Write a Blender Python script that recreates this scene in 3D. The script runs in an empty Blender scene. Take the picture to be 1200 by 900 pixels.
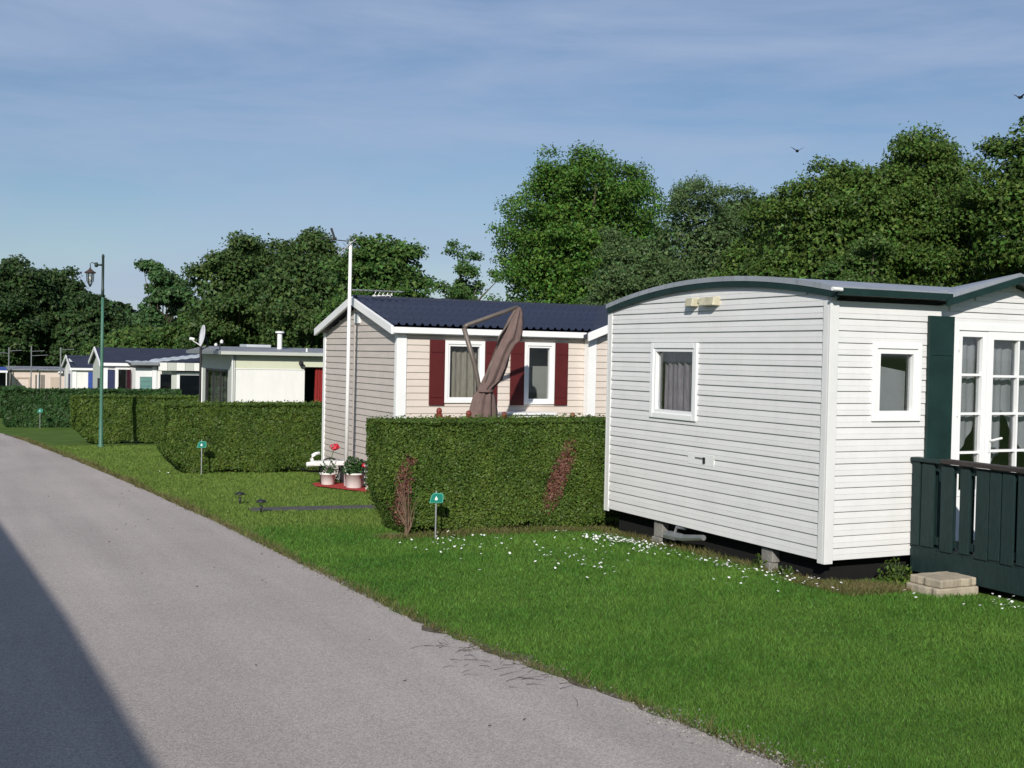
import bpy, math, random
import numpy as np
from mathutils import Vector, Matrix
R = math.radians
scene = bpy.context.scene
C = scene.collection
# ------------------------------------------------------------ camera
# world: +Y runs along the lane, +X to its right, camera stands on the lane at the origin
cd = bpy.data.cameras.new('camera'); cam = bpy.data.objects.new('camera', cd); C.objects.link(cam)
cx_ = Vector((0.899281, -0.436897, 0.020352)); cu_ = Vector((-0.007863, 0.030376, 0.999508)); cb_ = Vector((-0.4373, -0.898999, 0.023881))
m = Matrix((cx_, cu_, cb_)).transposed().to_4x4(); m.translation = (0, 0, 1.67)
cam.matrix_world = m
cd.sensor_width = 36.0; cd.lens = 41.73; cd.clip_start = 0.05; cd.clip_end = 3000
scene.camera = cam
# ------------------------------------------------------------ sun, sky, exposure
SUN_AZ, SUN_EL = R(33), R(28.5)          # light travels towards SUN_AZ (clockwise from +Y)
td = Vector((math.sin(SUN_AZ)*math.cos(SUN_EL), math.cos(SUN_AZ)*math.cos(SUN_EL), -math.sin(SUN_EL)))
sd = bpy.data.lights.new('sun', 'SUN'); sd.energy = 5.0; sd.angle = R(0.7); sd.color = (1.0, 0.955, 0.885)
so = bpy.data.objects.new('sun', sd); C.objects.link(so); so.rotation_euler = td.to_track_quat('-Z', 'Y').to_euler(); so.location = (-10, -20, 20)
w = bpy.data.worlds.new('World'); scene.world = w; w.use_nodes = True
nt = w.node_tree; nt.nodes.clear()
def N(t, **k):
    n = nt.nodes.new(t)
    for a, b in k.items(): setattr(n, a, b)
    return n
def LK(a, b): nt.links.new(a, b)
sky = N('ShaderNodeTexSky', sky_type='NISHITA', sun_disc=False, sun_elevation=SUN_EL, altitude=50, air_density=1.0, dust_density=0.35, ozone_density=3.0)
sky.sun_rotation = SUN_AZ + math.pi
tc = N('ShaderNodeTexCoord')
mp = N('ShaderNodeMapping'); mp.inputs['Scale'].default_value = (1.3, 1.0, 7.0); mp.inputs['Rotation'].default_value = (0.10, -0.06, 0.5)
nz = N('ShaderNodeTexNoise'); nz.inputs['Scale'].default_value = 2.1; nz.inputs['Detail'].default_value = 7; nz.inputs['Roughness'].default_value = 0.58; nz.inputs['Distortion'].default_value = 0.35
rp = N('ShaderNodeValToRGB'); rp.color_ramp.elements[0].position = 0.38; rp.color_ramp.elements[1].position = 0.66
rp.color_ramp.elements[0].color = (0.15, 0.15, 0.15, 1); rp.color_ramp.elements[1].color = (0.72, 0.72, 0.72, 1)
mx = N('ShaderNodeMix', data_type='RGBA'); mx.inputs['B'].default_value = (4.9, 6.1, 8.5, 1)
bg = N('ShaderNodeBackground'); bg.inputs['Strength'].default_value = 0.079
wo = N('ShaderNodeOutputWorld')
LK(tc.outputs['Generated'], mp.inputs['Vector']); LK(mp.outputs[0], nz.inputs['Vector']); LK(nz.outputs['Fac'], rp.inputs[0])
LK(rp.outputs[0], mx.inputs['Factor']); hs = N('ShaderNodeHueSaturation'); hs.inputs['Saturation'].default_value = 1.10; hs.inputs['Hue'].default_value = 0.503; LK(sky.outputs[0], hs.inputs['Color']); LK(hs.outputs[0], mx.inputs['A']); LK(mx.outputs['Result'], bg.inputs[0]); LK(bg.outputs[0], wo.inputs[0])
vs = scene.view_settings; vs.view_transform = 'Standard'; vs.look = 'None'; vs.exposure = 0.0; vs.gamma = 1.0; vs.use_curve_mapping = False
scene.render.resolution_x = 1024; scene.render.resolution_y = 768

# ------------------------------------------------------------ ground height (the park falls away gently along the lane)
FX, FY = 0.437424, 0.899255
def gz(x, y):
    t = FX*x + FY*y
    if t < 80: return -0.025*t
    return -2.0 - 0.6*(1 - math.exp(-(t-80)*0.025/0.6))

# ------------------------------------------------------------ materials
def mat(name, col, rough=0.7, var=0.12, scale=6.0, bump=0.0, bscale=60.0, metal=0.0, spec=0.35, col2=None, stretch=None, detail=5.0, island=0.0):
    m = bpy.data.materials.new(name); m.use_nodes = True
    t = m.node_tree; p = t.nodes['Principled BSDF']
    p.inputs['Roughness'].default_value = rough; p.inputs['Metallic'].default_value = metal
    p.inputs['Specular IOR Level'].default_value = spec
    tc = t.nodes.new('ShaderNodeTexCoord'); src = tc.outputs['Object']
    if stretch:
        mp = t.nodes.new('ShaderNodeMapping'); mp.inputs['Scale'].default_value = stretch
        t.links.new(src, mp.inputs[0]); src = mp.outputs[0]
    n = t.nodes.new('ShaderNodeTexNoise'); n.inputs['Scale'].default_value = scale; n.inputs['Detail'].default_value = detail; n.inputs['Roughness'].default_value = 0.62
    t.links.new(src, n.inputs['Vector'])
    r = t.nodes.new('ShaderNodeValToRGB'); r.color_ramp.elements[0].position = 0.28; r.color_ramp.elements[1].position = 0.72
    c2 = col2 if col2 else tuple(min(1, c*(1+var)) for c in col)
    c1 = col if col2 else tuple(c*(1-var) for c in col)
    r.color_ramp.elements[0].color = (*c1, 1); r.color_ramp.elements[1].color = (*c2, 1)
    t.links.new(n.outputs['Fac'], r.inputs[0]); out = r.outputs[0]
    if island:
        g = t.nodes.new('ShaderNodeNewGeometry'); h = t.nodes.new('ShaderNodeHueSaturation')
        mr = t.nodes.new('ShaderNodeMapRange'); mr.inputs['To Min'].default_value = 1-island; mr.inputs['To Max'].default_value = 1+island
        t.links.new(g.outputs['Random Per Island'], mr.inputs['Value']); t.links.new(mr.outputs[0], h.inputs['Value']); t.links.new(out, h.inputs['Color']); out = h.outputs[0]
    t.links.new(out, p.inputs['Base Color'])
    if bump:
        b = t.nodes.new('ShaderNodeBump'); b.inputs['Strength'].default_value = bump; b.inputs['Distance'].default_value = 0.01
        n2 = t.nodes.new('ShaderNodeTexNoise'); n2.inputs['Scale'].default_value = bscale; n2.inputs['Detail'].default_value = 4
        t.links.new(src, n2.inputs['Vector']); t.links.new(n2.outputs['Fac'], b.inputs['Height']); t.links.new(b.outputs[0], p.inputs['Normal'])
    return m
def leafmat(name, col, col2, scale=0.5, island=0.45, trans=0.25, hue=0.03, rough=0.5, fine=None):
    """foliage: colour drifts over the crown, every leaf differs, light passes through"""
    m = mat(name, col, rough=rough, col2=col2, scale=scale, spec=0.18, detail=3)
    t = m.node_tree; p = t.nodes['Principled BSDF']; base = p.inputs['Base Color'].links[0].from_socket
    g = t.nodes.new('ShaderNodeNewGeometry'); h = t.nodes.new('ShaderNodeHueSaturation')
    mr = t.nodes.new('ShaderNodeMapRange'); mr.inputs['To Min'].default_value = 1-island; mr.inputs['To Max'].default_value = 1+island
    mr2 = t.nodes.new('ShaderNodeMapRange'); mr2.inputs['To Min'].default_value = .5-hue; mr2.inputs['To Max'].default_value = .5+hue
    mt = t.nodes.new('ShaderNodeMath'); mt.operation = 'MULTIPLY'; mt.inputs[1].default_value = 7.13
    fr = t.nodes.new('ShaderNodeMath'); fr.operation = 'FRACT'
    t.links.new(g.outputs['Random Per Island'], mr.inputs['Value']); t.links.new(g.outputs['Random Per Island'], mt.inputs[0]); t.links.new(mt.outputs[0], fr.inputs[0]); t.links.new(fr.outputs[0], mr2.inputs['Value'])
    t.links.new(mr.outputs[0], h.inputs['Value']); t.links.new(mr2.outputs[0], h.inputs['Hue']); t.links.new(base, h.inputs['Color'])
    t.links.new(h.outputs[0], p.inputs['Base Color'])
    tr = t.nodes.new('ShaderNodeBsdfTranslucent'); mx = t.nodes.new('ShaderNodeMixShader'); mx.inputs[0].default_value = trans
    t.links.new(h.outputs[0], tr.inputs[0]); t.links.new(p.outputs[0], mx.inputs[1]); t.links.new(tr.outputs[0], mx.inputs[2])
    t.links.new(mx.outputs[0], t.nodes['Material Output'].inputs['Surface'])
    return m
def glassmat(name, tint=(0.8, 0.85, 0.85), refl=1.0):
    m = bpy.data.materials.new(name); m.use_nodes = True; t = m.node_tree; t.nodes.clear()
    o = t.nodes.new('ShaderNodeOutputMaterial'); mx = t.nodes.new('ShaderNodeMixShader'); f0 = t.nodes.new('ShaderNodeLayerWeight'); f0.inputs['Blend'].default_value = 0.5; f = t.nodes.new('ShaderNodeMath'); f.operation = 'POWER'; f.inputs[1].default_value = 4.0; t.links.new(f0.outputs['Facing'], f.inputs[0])
    a = t.nodes.new('ShaderNodeBsdfTransparent'); a.inputs[0].default_value = (*tint, 1); g = t.nodes.new('ShaderNodeBsdfGlossy'); g.inputs['Roughness'].default_value = 0.03
    k = t.nodes.new('ShaderNodeMath'); k.operation = 'MULTIPLY_ADD'; k.inputs[1].default_value = refl*.9; k.inputs[2].default_value = 0.085*refl
    t.links.new(f.outputs[0], k.inputs[0]); t.links.new(k.outputs[0], mx.inputs[0]); t.links.new(a.outputs[0], mx.inputs[1]); t.links.new(g.outputs[0], mx.inputs[2]); t.links.new(mx.outputs[0], o.inputs[0])
    return m
M = {}
M['vinyl'] = mat('vinyl_siding', (0.615, 0.61, 0.60), 0.55, 0.07, 2.2, 0.05, 90, col2=(0.68, 0.672, 0.658), stretch=(1, 1, 3))
M['vinyltrim'] = mat('vinyl_trim', (0.66, 0.655, 0.64), 0.5, 0.04, 4)
M['white'] = mat('white_upvc', (0.76, 0.76, 0.75), 0.38, 0.03, 5)
M['whitepaint'] = mat('white_paint', (0.72, 0.72, 0.71), 0.5, 0.06, 3, 0.05)
M['greenpaint'] = mat('dark_green_paint', (0.009, 0.027, 0.024), 0.5, 0.25, 5, 0.15, 50, spec=0.3)
M['greenwood'] = mat('dark_green_wood', (0.010, 0.026, 0.025), 0.62, 0.3, 9, 0.3, 40, spec=0.3, stretch=(6, 6, 1))
M['rail_brown'] = mat('rail_top_wood', (0.035, 0.028, 0.026), 0.7, 0.3, 9, 0.3, 60)
M['roofgrey'] = mat('grey_roof_metal', (0.34, 0.36, 0.39), 0.42, 0.14, 1.6, 0.06, 20, metal=0.3, spec=0.5)
M['cream'] = mat('cream_siding', (0.555, 0.49, 0.43), 0.62, 0.06, 3, 0.05, 80, col2=(0.61, 0.54, 0.475), stretch=(1, 1, 3))
M['taupe'] = mat('taupe_siding', (0.46, 0.41, 0.37), 0.62, 0.06, 3, 0.05, 80, col2=(0.52, 0.465, 0.42), stretch=(1, 1, 3))  # cream cladding darkened: the shade on the end walls is put into colour
M['burgundy'] = mat('burgundy_paint', (0.082, 0.011, 0.011), 0.5, 0.15, 5, 0.1, 40)
M['slateblue'] = mat('blue_roof_sheet', (0.023, 0.029, 0.054), 0.45, 0.25, 3, 0.1, 30, spec=0.45)
M['slateflat'] = mat('dark_blue_roof_felt', (0.025, 0.029, 0.047), 0.6, 0.2, 3, 0.1, 12)
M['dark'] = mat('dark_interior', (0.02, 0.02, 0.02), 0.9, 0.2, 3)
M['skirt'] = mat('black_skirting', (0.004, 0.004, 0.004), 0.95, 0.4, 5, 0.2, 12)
M['roomwall'] = mat('room_wall', (0.36, 0.36, 0.33), 0.9, 0.1, 3)
M['lilac'] = mat('lilac_curtain', (0.20, 0.16, 0.20), 0.9, 0.3, 7, stretch=(1, 12, 1), col2=(0.44, 0.37, 0.43))
M['beigecurtain'] = mat('beige_curtain', (0.25, 0.21, 0.165), 0.9, 0.2, 7, col2=(0.44, 0.39, 0.32), stretch=(12, 1, 1))
M['netcurtain'] = mat('net_curtain', (0.32, 0.32, 0.34), 0.9, 0.1, 5)
M['redcurtain'] = mat('red_curtain', (0.20, 0.014, 0.012), 0.9, 0.2, 7, stretch=(10, 1, 1))
M['blind'] = mat('grey_blind', (0.22, 0.22, 0.21), 0.85, 0.15, 6)
M['glass'] = glassmat('window_glass', (0.88, 0.90, 0.90), 1.0)
M['glassdark'] = glassmat('tinted_glass', (0.35, 0.37, 0.37), 1.2)
M['lampcream'] = mat('aged_cream_plastic', (0.46, 0.43, 0.31), 0.5, 0.25, 9)
M['plastic_white'] = mat('white_plastic', (0.72, 0.72, 0.70), 0.4, 0.05, 6)
M['black'] = mat('black_plastic', (0.018, 0.018, 0.02), 0.5, 0.2, 6)
M['steel'] = mat('galvanised_steel', (0.42, 0.43, 0.44), 0.4, 0.15, 8, metal=0.7)
M['concrete'] = mat('concrete', (0.21, 0.20, 0.18), 0.9, 0.3, 9, 0.5, 40)
M['slab'] = mat('sandy_slab', (0.33, 0.285, 0.215), 0.9, 0.25, 7, 0.5, 45)
M['bark'] = mat('bark', (0.075, 0.058, 0.042), 0.95, 0.4, 12, 0.8, 30, stretch=(1, 1, 0.25))
M['twig'] = mat('dead_wood', (0.15, 0.10, 0.065), 0.95, 0.35, 15, 0.5, 60)
M['canvas'] = mat('mauve_brown_canvas', (0.145, 0.098, 0.088), 0.9, 0.18, 6, 0.3, 120)
M['polebronze'] = mat('bronze_grey_pole', (0.15, 0.125, 0.105), 0.5, 0.15, 5, metal=0.3)
M['redwood'] = mat('red_brown_wood', (0.16, 0.03, 0.018), 0.6, 0.3, 9, 0.3, 40)
M['brownwood'] = mat('brown_wood', (0.17, 0.075, 0.035), 0.65, 0.3, 9, 0.3, 40)
M['redmat'] = mat('red_chippings', (0.36, 0.035, 0.03), 0.95, 0.4, 40, 0.8, 60)
M['pot'] = mat('white_pot', (0.68, 0.67, 0.64), 0.55, 0.1, 8)
M['flower'] = mat('red_petal', (0.62, 0.035, 0.06), 0.6, 0.25, 20, island=0.3)
M['lamppost'] = mat('green_enamel', (0.055, 0.145, 0.100), 0.5, 0.15, 6)
M['lampdark'] = mat('dark_green_enamel', (0.02, 0.035, 0.03), 0.45, 0.2, 6)
M['copper'] = mat('brown_copper', (0.06, 0.036, 0.027), 0.5, 0.3, 12)
M['lampglass'] = glassmat('lantern_glass', (0.9, 0.9, 0.88), 1.0)
M['signgreen'] = mat('green_sign_plastic', (0.010, 0.165, 0.120), 0.35, 0.12, 12)
M['signrim'] = mat('pale_green_rim', (0.07, 0.33, 0.24), 0.4, 0.1, 9)
M['dishgrey'] = mat('dish_enamel', (0.58, 0.58, 0.60), 0.45, 0.05, 4)
M['offwhite'] = mat('off_white_panel', (0.74, 0.73, 0.69), 0.6, 0.04, 2, 0.05, 20)
M['palegreen'] = mat('pale_green_panel', (0.56, 0.58, 0.44), 0.6, 0.04, 2)
M['palegrey'] = mat('pale_grey_green_panel', (0.46, 0.48, 0.43), 0.6, 0.06, 3)
M['felt'] = mat('grey_roof_felt', (0.20, 0.21, 0.23), 0.7, 0.2, 3, 0.2, 20)
M['navy'] = mat('navy_paint', (0.025, 0.032, 0.085), 0.5, 0.15, 5)
M['blue'] = mat('blue_paint', (0.035, 0.07, 0.27), 0.5, 0.15, 5)
M['teal'] = mat('teal_shutter', (0.115, 0.235, 0.21), 0.6, 0.12, 8)
M['tan'] = mat('tan_panel', (0.45, 0.37, 0.30), 0.7, 0.08, 2)
M['pink'] = mat('pinkish_panel', (0.60, 0.50, 0.44), 0.7, 0.05, 2)
M['taupedark'] = mat('brown_wall', (0.20, 0.175, 0.15), 0.8, 0.1, 3)
M['polyroof'] = mat('pale_corrugated_roof', (0.44, 0.47, 0.49), 0.4, 0.1, 4)
M['brownglass'] = mat('brown_shade', (0.13, 0.085, 0.05), 0.5, 0.3, 2)
M['wine'] = mat('wine_cloth', (0.055, 0.012, 0.022), 0.9, 0.2, 5)
M['mastgrey'] = mat('weathered_mast', (0.17, 0.18, 0.19), 0.6, 0.2, 5)
M['bird'] = mat('dark_plumage', (0.012, 0.012, 0.013), 0.7, 0.3, 20)
M['stem'] = mat('green_stem', (0.06, 0.10, 0.03), 0.8, 0.2, 20)

def grime(m, col, amt, lo, hi):
    """rain streaks and a little algae on the cladding, in drips of their own shape"""
    t = m.node_tree; p = t.nodes['Principled BSDF']; base = p.inputs['Base Color'].links[0].from_socket
    tc = t.nodes.new('ShaderNodeTexCoord'); mp = t.nodes.new('ShaderNodeMapping'); mp.inputs['Scale'].default_value = (5, 5, .7); n = t.nodes.new('ShaderNodeTexNoise'); n.inputs['Scale'].default_value = 2.2; n.inputs['Detail'].default_value = 9; n.inputs['Roughness'].default_value = .7
    t.links.new(tc.outputs['Object'], mp.inputs[0]); t.links.new(mp.outputs[0], n.inputs['Vector'])
    mr = t.nodes.new('ShaderNodeMapRange'); mr.inputs['From Min'].default_value = lo; mr.inputs['From Max'].default_value = hi; mr.inputs['To Max'].default_value = amt
    t.links.new(n.outputs['Fac'], mr.inputs['Value']); mx = t.nodes.new('ShaderNodeMix'); mx.data_type = 'RGBA'; mx.inputs['B'].default_value = (*col, 1)
    t.links.new(mr.outputs[0], mx.inputs['Factor']); t.links.new(base, mx.inputs['A']); t.links.new(mx.outputs['Result'], p.inputs['Base Color'])
grime(M['vinyl'], (0.36, 0.35, 0.30), 0.13, .50, .78); grime(M['vinyltrim'], (0.38, 0.37, 0.32), .12, .5, .8); grime(M['offwhite'], (0.42, 0.42, 0.38), .3, .5, .8); grime(M['taupe'], (0.27, 0.24, 0.21), .25, .5, .8); grime(M['roofgrey'], (0.15, 0.16, 0.15), .5, .5, .72)
# ground: mown turf with worn, yellowish and mossy drifts
def groundmat():
    m = mat('turf_soil', (0.060, 0.108, 0.018), 0.95, scale=1.3, col2=(0.100, 0.160, 0.032), bump=0.9, bscale=120, spec=0.1)
    t = m.node_tree; p = t.nodes['Principled BSDF']; base = p.inputs['Base Color'].links[0].from_socket
    tc = t.nodes.new('ShaderNodeTexCoord'); n = t.nodes.new('ShaderNodeTexNoise'); n.inputs['Scale'].default_value = 45; n.inputs['Detail'].default_value = 8; n.inputs['Roughness'].default_value = 0.75
    t.links.new(tc.outputs['Object'], n.inputs['Vector'])
    mr = t.nodes.new('ShaderNodeMapRange'); mr.inputs['From Min'].default_value = .3; mr.inputs['From Max'].default_value = .7; mr.inputs['To Min'].default_value = .55; mr.inputs['To Max'].default_value = 1.4
    h = t.nodes.new('ShaderNodeHueSaturation'); t.links.new(n.outputs['Fac'], mr.inputs['Value']); t.links.new(mr.outputs[0], h.inputs['Value']); t.links.new(base, h.inputs['Color']); t.links.new(h.outputs[0], p.inputs['Base Color'])
    return m
M['turf'] = groundmat()
M['soil'] = mat('bare_soil', (0.07, 0.058, 0.038), 0.95, 0.3, 18, 0.9, 90, col2=(0.19, 0.165, 0.125), spec=0.1)
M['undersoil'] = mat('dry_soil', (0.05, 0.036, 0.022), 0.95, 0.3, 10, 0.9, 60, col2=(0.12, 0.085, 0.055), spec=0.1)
def roadmat():
    m = mat('lane_tarmac', (0.365, 0.322, 0.294), 0.92, scale=0.55, col2=(0.420, 0.372, 0.342), bump=0.6, bscale=210, spec=0.2)
    t = m.node_tree; p = t.nodes['Principled BSDF']; base = p.inputs['Base Color'].links[0].from_socket
    tc = t.nodes.new('ShaderNodeTexCoord')
    v = t.nodes.new('ShaderNodeTexVoronoi'); v.inputs['Scale'].default_value = 120
    t.links.new(tc.outputs['Object'], v.inputs['Vector'])
    bw = t.nodes.new('ShaderNodeRGBToBW'); t.links.new(v.outputs['Color'], bw.inputs[0])
    mr = t.nodes.new('ShaderNodeMapRange'); mr.inputs['From Min'].default_value = .2; mr.inputs['From Max'].default_value = .8; mr.inputs['To Min'].default_value = .80; mr.inputs['To Max'].default_value = 1.20
    t.links.new(bw.outputs[0], mr.inputs['Value'])
    h = t.nodes.new('ShaderNodeHueSaturation'); t.links.new(mr.outputs[0], h.inputs['Value']); t.links.new(base, h.inputs['Color'])
    # faint worn wheel tracks and dusty bands along the lane
    mp = t.nodes.new('ShaderNodeMapping'); mp.inputs['Scale'].default_value = (1.6, 0.10, 1); n = t.nodes.new('ShaderNodeTexNoise'); n.inputs['Scale'].default_value = 1.2; n.inputs['Detail'].default_value = 6
    t.links.new(tc.outputs['Object'], mp.inputs[0]); t.links.new(mp.outputs[0], n.inputs['Vector'])
    mr2 = t.nodes.new('ShaderNodeMapRange'); mr2.inputs['From Min'].default_value = .3; mr2.inputs['From Max'].default_value = .7; mr2.inputs['To Min'].default_value = .87; mr2.inputs['To Max'].default_value = 1.10
    t.links.new(n.outputs['Fac'], mr2.inputs['Value']); h2 = t.nodes.new('ShaderNodeHueSaturation'); t.links.new(mr2.outputs[0], h2.inputs['Value']); t.links.new(h.outputs[0], h2.inputs['Color'])
    t.links.new(h2.outputs[0], p.inputs['Base Color'])
    return m
M['road'] = roadmat()
M['pebble'] = mat('pebble', (0.12, 0.11, 0.10), 0.9, col2=(0.30, 0.28, 0.26), scale=30, island=0.4)
M['grass'] = leafmat('grass_blade', (0.062, 0.162, 0.022), (0.118, 0.230, 0.036), scale=1.1, island=0.48, trans=0.3, hue=0.015)
M['grassplot'] = leafmat('paler_grass_blade', (0.125, 0.200, 0.036), (0.165, 0.240, 0.050), scale=0.9, island=0.3, trans=0.3, hue=0.015)
M['grassdry'] = leafmat('dry_grass', (0.16, 0.13, 0.06), (0.10, 0.12, 0.03), scale=3, island=0.35, trans=0.2)
M['daisy'] = mat('daisy_petal', (0.80, 0.80, 0.78), 0.7, 0.04, 8)
M['hedge'] = leafmat('privet_leaf', (0.044, 0.084, 0.014), (0.094, 0.140, 0.024), scale=2.3, island=0.45, trans=0.2, hue=0.02)
M['hedgedark'] = leafmat('laurel_leaf', (0.022, 0.055, 0.015), (0.045, 0.095, 0.028), scale=1.6, island=0.5, trans=0.15, hue=0.02)
M['deadleaf'] = leafmat('dead_leaf', (0.105, 0.046, 0.032), (0.165, 0.080, 0.055), scale=5, island=0.45, trans=0.1, hue=0.015)
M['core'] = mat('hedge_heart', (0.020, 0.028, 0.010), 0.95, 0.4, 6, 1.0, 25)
LEAF = {
 1: leafmat('dark_leaf', (0.025, 0.053, 0.018), (0.048, 0.085, 0.025), 0.35, 0.5, 0.2),
 2: leafmat('chestnut_leaf', (0.050, 0.106, 0.037), (0.075, 0.144, 0.050), 0.5, 0.45, 0.25),
 3: leafmat('shrub_leaf', (0.045, 0.088, 0.020), (0.075, 0.131, 0.030), 0.4, 0.5, 0.2),
 4: leafmat('maple_leaf', (0.043, 0.085, 0.025), (0.069, 0.112, 0.030), 0.35, 0.5, 0.25),
 5: leafmat('alder_leaf', (0.048, 0.103, 0.022), (0.075, 0.140, 0.033), 0.4, 0.5, 0.25),
 6: leafmat('birch_leaf', (0.056, 0.115, 0.030), (0.081, 0.156, 0.040), 0.5, 0.45, 0.3),
 7: leafmat('lime_leaf', (0.053, 0.119, 0.018), (0.077, 0.160, 0.025), 0.5, 0.5, 0.25),
 8: leafmat('willow_leaf', (0.058, 0.104, 0.036), (0.092, 0.142, 0.052), 0.6, 0.5, 0.2),
 9: leafmat('oak_leaf', (0.050, 0.095, 0.018), (0.085, 0.144, 0.027), 0.7, 0.55, 0.25),
}

# ------------------------------------------------------------ builders
WL = {}
def tag(o, label=None, cat=None, group=None, kind=None):
    if label: o['label'] = label
    if cat: o['category'] = cat
    if group: o['group'] = group
    if kind: o['kind'] = kind
    return o
def thing(name, label, cat, loc, group=None):
    o = bpy.data.objects.new(name, None); C.objects.link(o); o.location = loc; o.empty_display_size = 0.1
    WL[o] = Vector(loc); return tag(o, label, cat, group)
def link(name, me, material, parent=None, loc=None, smooth=False):
    """links a mesh given in world coordinates, re-based on its parent (or on loc)"""
    base = WL[parent] if parent is not None else Vector(loc or (0, 0, 0))
    o = bpy.data.objects.new(name, me); C.objects.link(o)
    if base.length: me.transform(Matrix.Translation(-base))
    if parent is not None: o.parent = parent
    else: o.location = base
    WL[o] = base
    me.materials.append(material)
    if smooth: me.polygons.foreach_set('use_smooth', [True]*len(me.polygons))
    return o
class MB:
    def __init__(s): s.v = []; s.f = []
    def add(s, vs, fs):
        k = len(s.v); s.v += [tuple(p) for p in vs]; s.f += [tuple(i+k for i in f) for f in fs]; return s
    def box(s, x0, x1, y0, y1, z0, z1, b=0.0):
        if x0 > x1: x0, x1 = x1, x0
        if y0 > y1: y0, y1 = y1, y0
        if z0 > z1: z0, z1 = z1, z0
        return s.add([(x0,y0,z0),(x1,y0,z0),(x1,y1,z0),(x0,y1,z0),(x0,y0,z1),(x1,y0,z1),(x1,y1,z1),(x0,y1,z1)],
                     [(0,3,2,1),(4,5,6,7),(0,1,5,4),(1,2,6,5),(2,3,7,6),(3,0,4,7)])
    def prism(s, poly, ax, a0, a1):
        """poly: 2D points; ax 'x': (y,z) points swept along x, 'y': (x,z) along y, 'z': (x,y) along z"""
        n = len(poly)
        def P(p, a): return (a, p[0], p[1]) if ax == 'x' else ((p[0], a, p[1]) if ax == 'y' else (p[0], p[1], a))
        vs = [P(p, a0) for p in poly] + [P(p, a1) for p in poly]
        return s.add(vs, [tuple(range(n))[::-1], tuple(range(n, 2*n))] + [(i, (i+1) % n, n+(i+1) % n, n+i) for i in range(n)])
    def tube(s, pts, rad, n=8, caps=True):
        pts = [Vector(p) for p in pts]; rs = rad if isinstance(rad, (list, tuple)) else [rad]*len(pts)
        vs = []; fs = []
        for i, p in enumerate(pts):
            d = (pts[min(i+1, len(pts)-1)] - pts[max(i-1, 0)]).normalized()
            a = d.cross(Vector((0, 0, 1)) if abs(d.z) < .9 else Vector((1, 0, 0))).normalized(); b = d.cross(a)
            for k in range(n):
                t = 2*math.pi*k/n; vs.append(p + (a*math.cos(t) + b*math.sin(t))*rs[i])
        for i in range(len(pts)-1):
            for k in range(n):
                fs.append((i*n+k, i*n+(k+1) % n, (i+1)*n+(k+1) % n, (i+1)*n+k))
        if caps: fs += [tuple(range(n))[::-1], tuple(range((len(pts)-1)*n, len(pts)*n))]
        return s.add(vs, fs)
    def lathe(s, c, prof, n=20):
        c = Vector(c); vs = []; fs = []
        for r, z in prof:
            for k in range(n):
                t = 2*math.pi*k/n; vs.append((c.x+r*math.cos(t), c.y+r*math.sin(t), c.z+z))
        for i in range(len(prof)-1):
            for k in range(n): fs.append((i*n+k, i*n+(k+1) % n, (i+1)*n+(k+1) % n, (i+1)*n+k))
        return s.add(vs, fs)
    def mesh(s, name):
        me = bpy.data.meshes.new(name); me.from_pydata(s.v, [], s.f); me.update(); return me
    def build(s, name, material, parent=None, loc=None, smooth=False, bevel=0.0):
        o = link(name, s.mesh(name), material, parent, loc, smooth)
        if bevel:
            b = o.modifiers.new('bevel', 'BEVEL'); b.width = bevel; b.segments = 2; b.limit_method = 'ANGLE'
        return o
def quads(name, V, material, parent=None, loc=None):
    """V: (n,4,3) array of separate quads -> one mesh"""
    n = len(V); me = bpy.data.meshes.new(name)
    me.vertices.add(4*n); me.vertices.foreach_set('co', V.reshape(-1).astype(np.float32))
    me.loops.add(4*n); me.loops.foreach_set('vertex_index', np.arange(4*n, dtype=np.int32))
    me.polygons.add(n); me.polygons.foreach_set('loop_start', np.arange(0, 4*n, 4, dtype=np.int32)); me.polygons.foreach_set('loop_total', np.full(n, 4, dtype=np.int32))
    me.update(calc_edges=True)
    return link(name, me, material, parent, loc)
def tris(name, V, material, parent=None, loc=None):
    n = len(V); me = bpy.data.meshes.new(name)
    me.vertices.add(3*n); me.vertices.foreach_set('co', V.reshape(-1).astype(np.float32))
    me.loops.add(3*n); me.loops.foreach_set('vertex_index', np.arange(3*n, dtype=np.int32))
    me.polygons.add(n); me.polygons.foreach_set('loop_start', np.arange(0, 3*n, 3, dtype=np.int32)); me.polygons.foreach_set('loop_total', np.full(n, 3, dtype=np.int32))
    me.update(calc_edges=True)
    return link(name, me, material, parent, loc)
def unit(a): return a/np.maximum(np.linalg.norm(a, axis=-1, keepdims=True), 1e-6)
def leaves(rng, P, Nrm, size, aspect=0.6, spread=0.8):
    """leaf quads (diamonds, slightly folded) at points P, facing roughly Nrm"""
    n = len(P); nn = unit(Nrm + spread*rng.normal(size=(n, 3)))
    t = unit(np.cross(nn, rng.normal(size=(n, 3)))); b = np.cross(nn, t)
    L = (size*rng.uniform(0.65, 1.35, n))[:, None]; W = L*aspect
    q = np.empty((n, 4, 3)); q[:, 0] = P - t*L*.5; q[:, 1] = P + b*W*.5 + nn*L*.08; q[:, 2] = P + t*L*.5; q[:, 3] = P - b*W*.5 + nn*L*.08
    return q
def leaf3(rng, P, Nrm, size, aspect=0.6, spread=0.8):
    """small leaves, one triangle each"""
    n = len(P); nn = unit(Nrm + spread*rng.normal(size=(n, 3)))
    t = unit(np.cross(nn, rng.normal(size=(n, 3)))); b = np.cross(nn, t)
    L = (size*rng.uniform(0.65, 1.35, n))[:, None]; W = L*aspect
    q = np.empty((n, 3, 3)); q[:, 0] = P - t*L*.5; q[:, 1] = P + t*L*.3 + b*W*.6; q[:, 2] = P + t*L*.3 - b*W*.6
    return q
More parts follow.
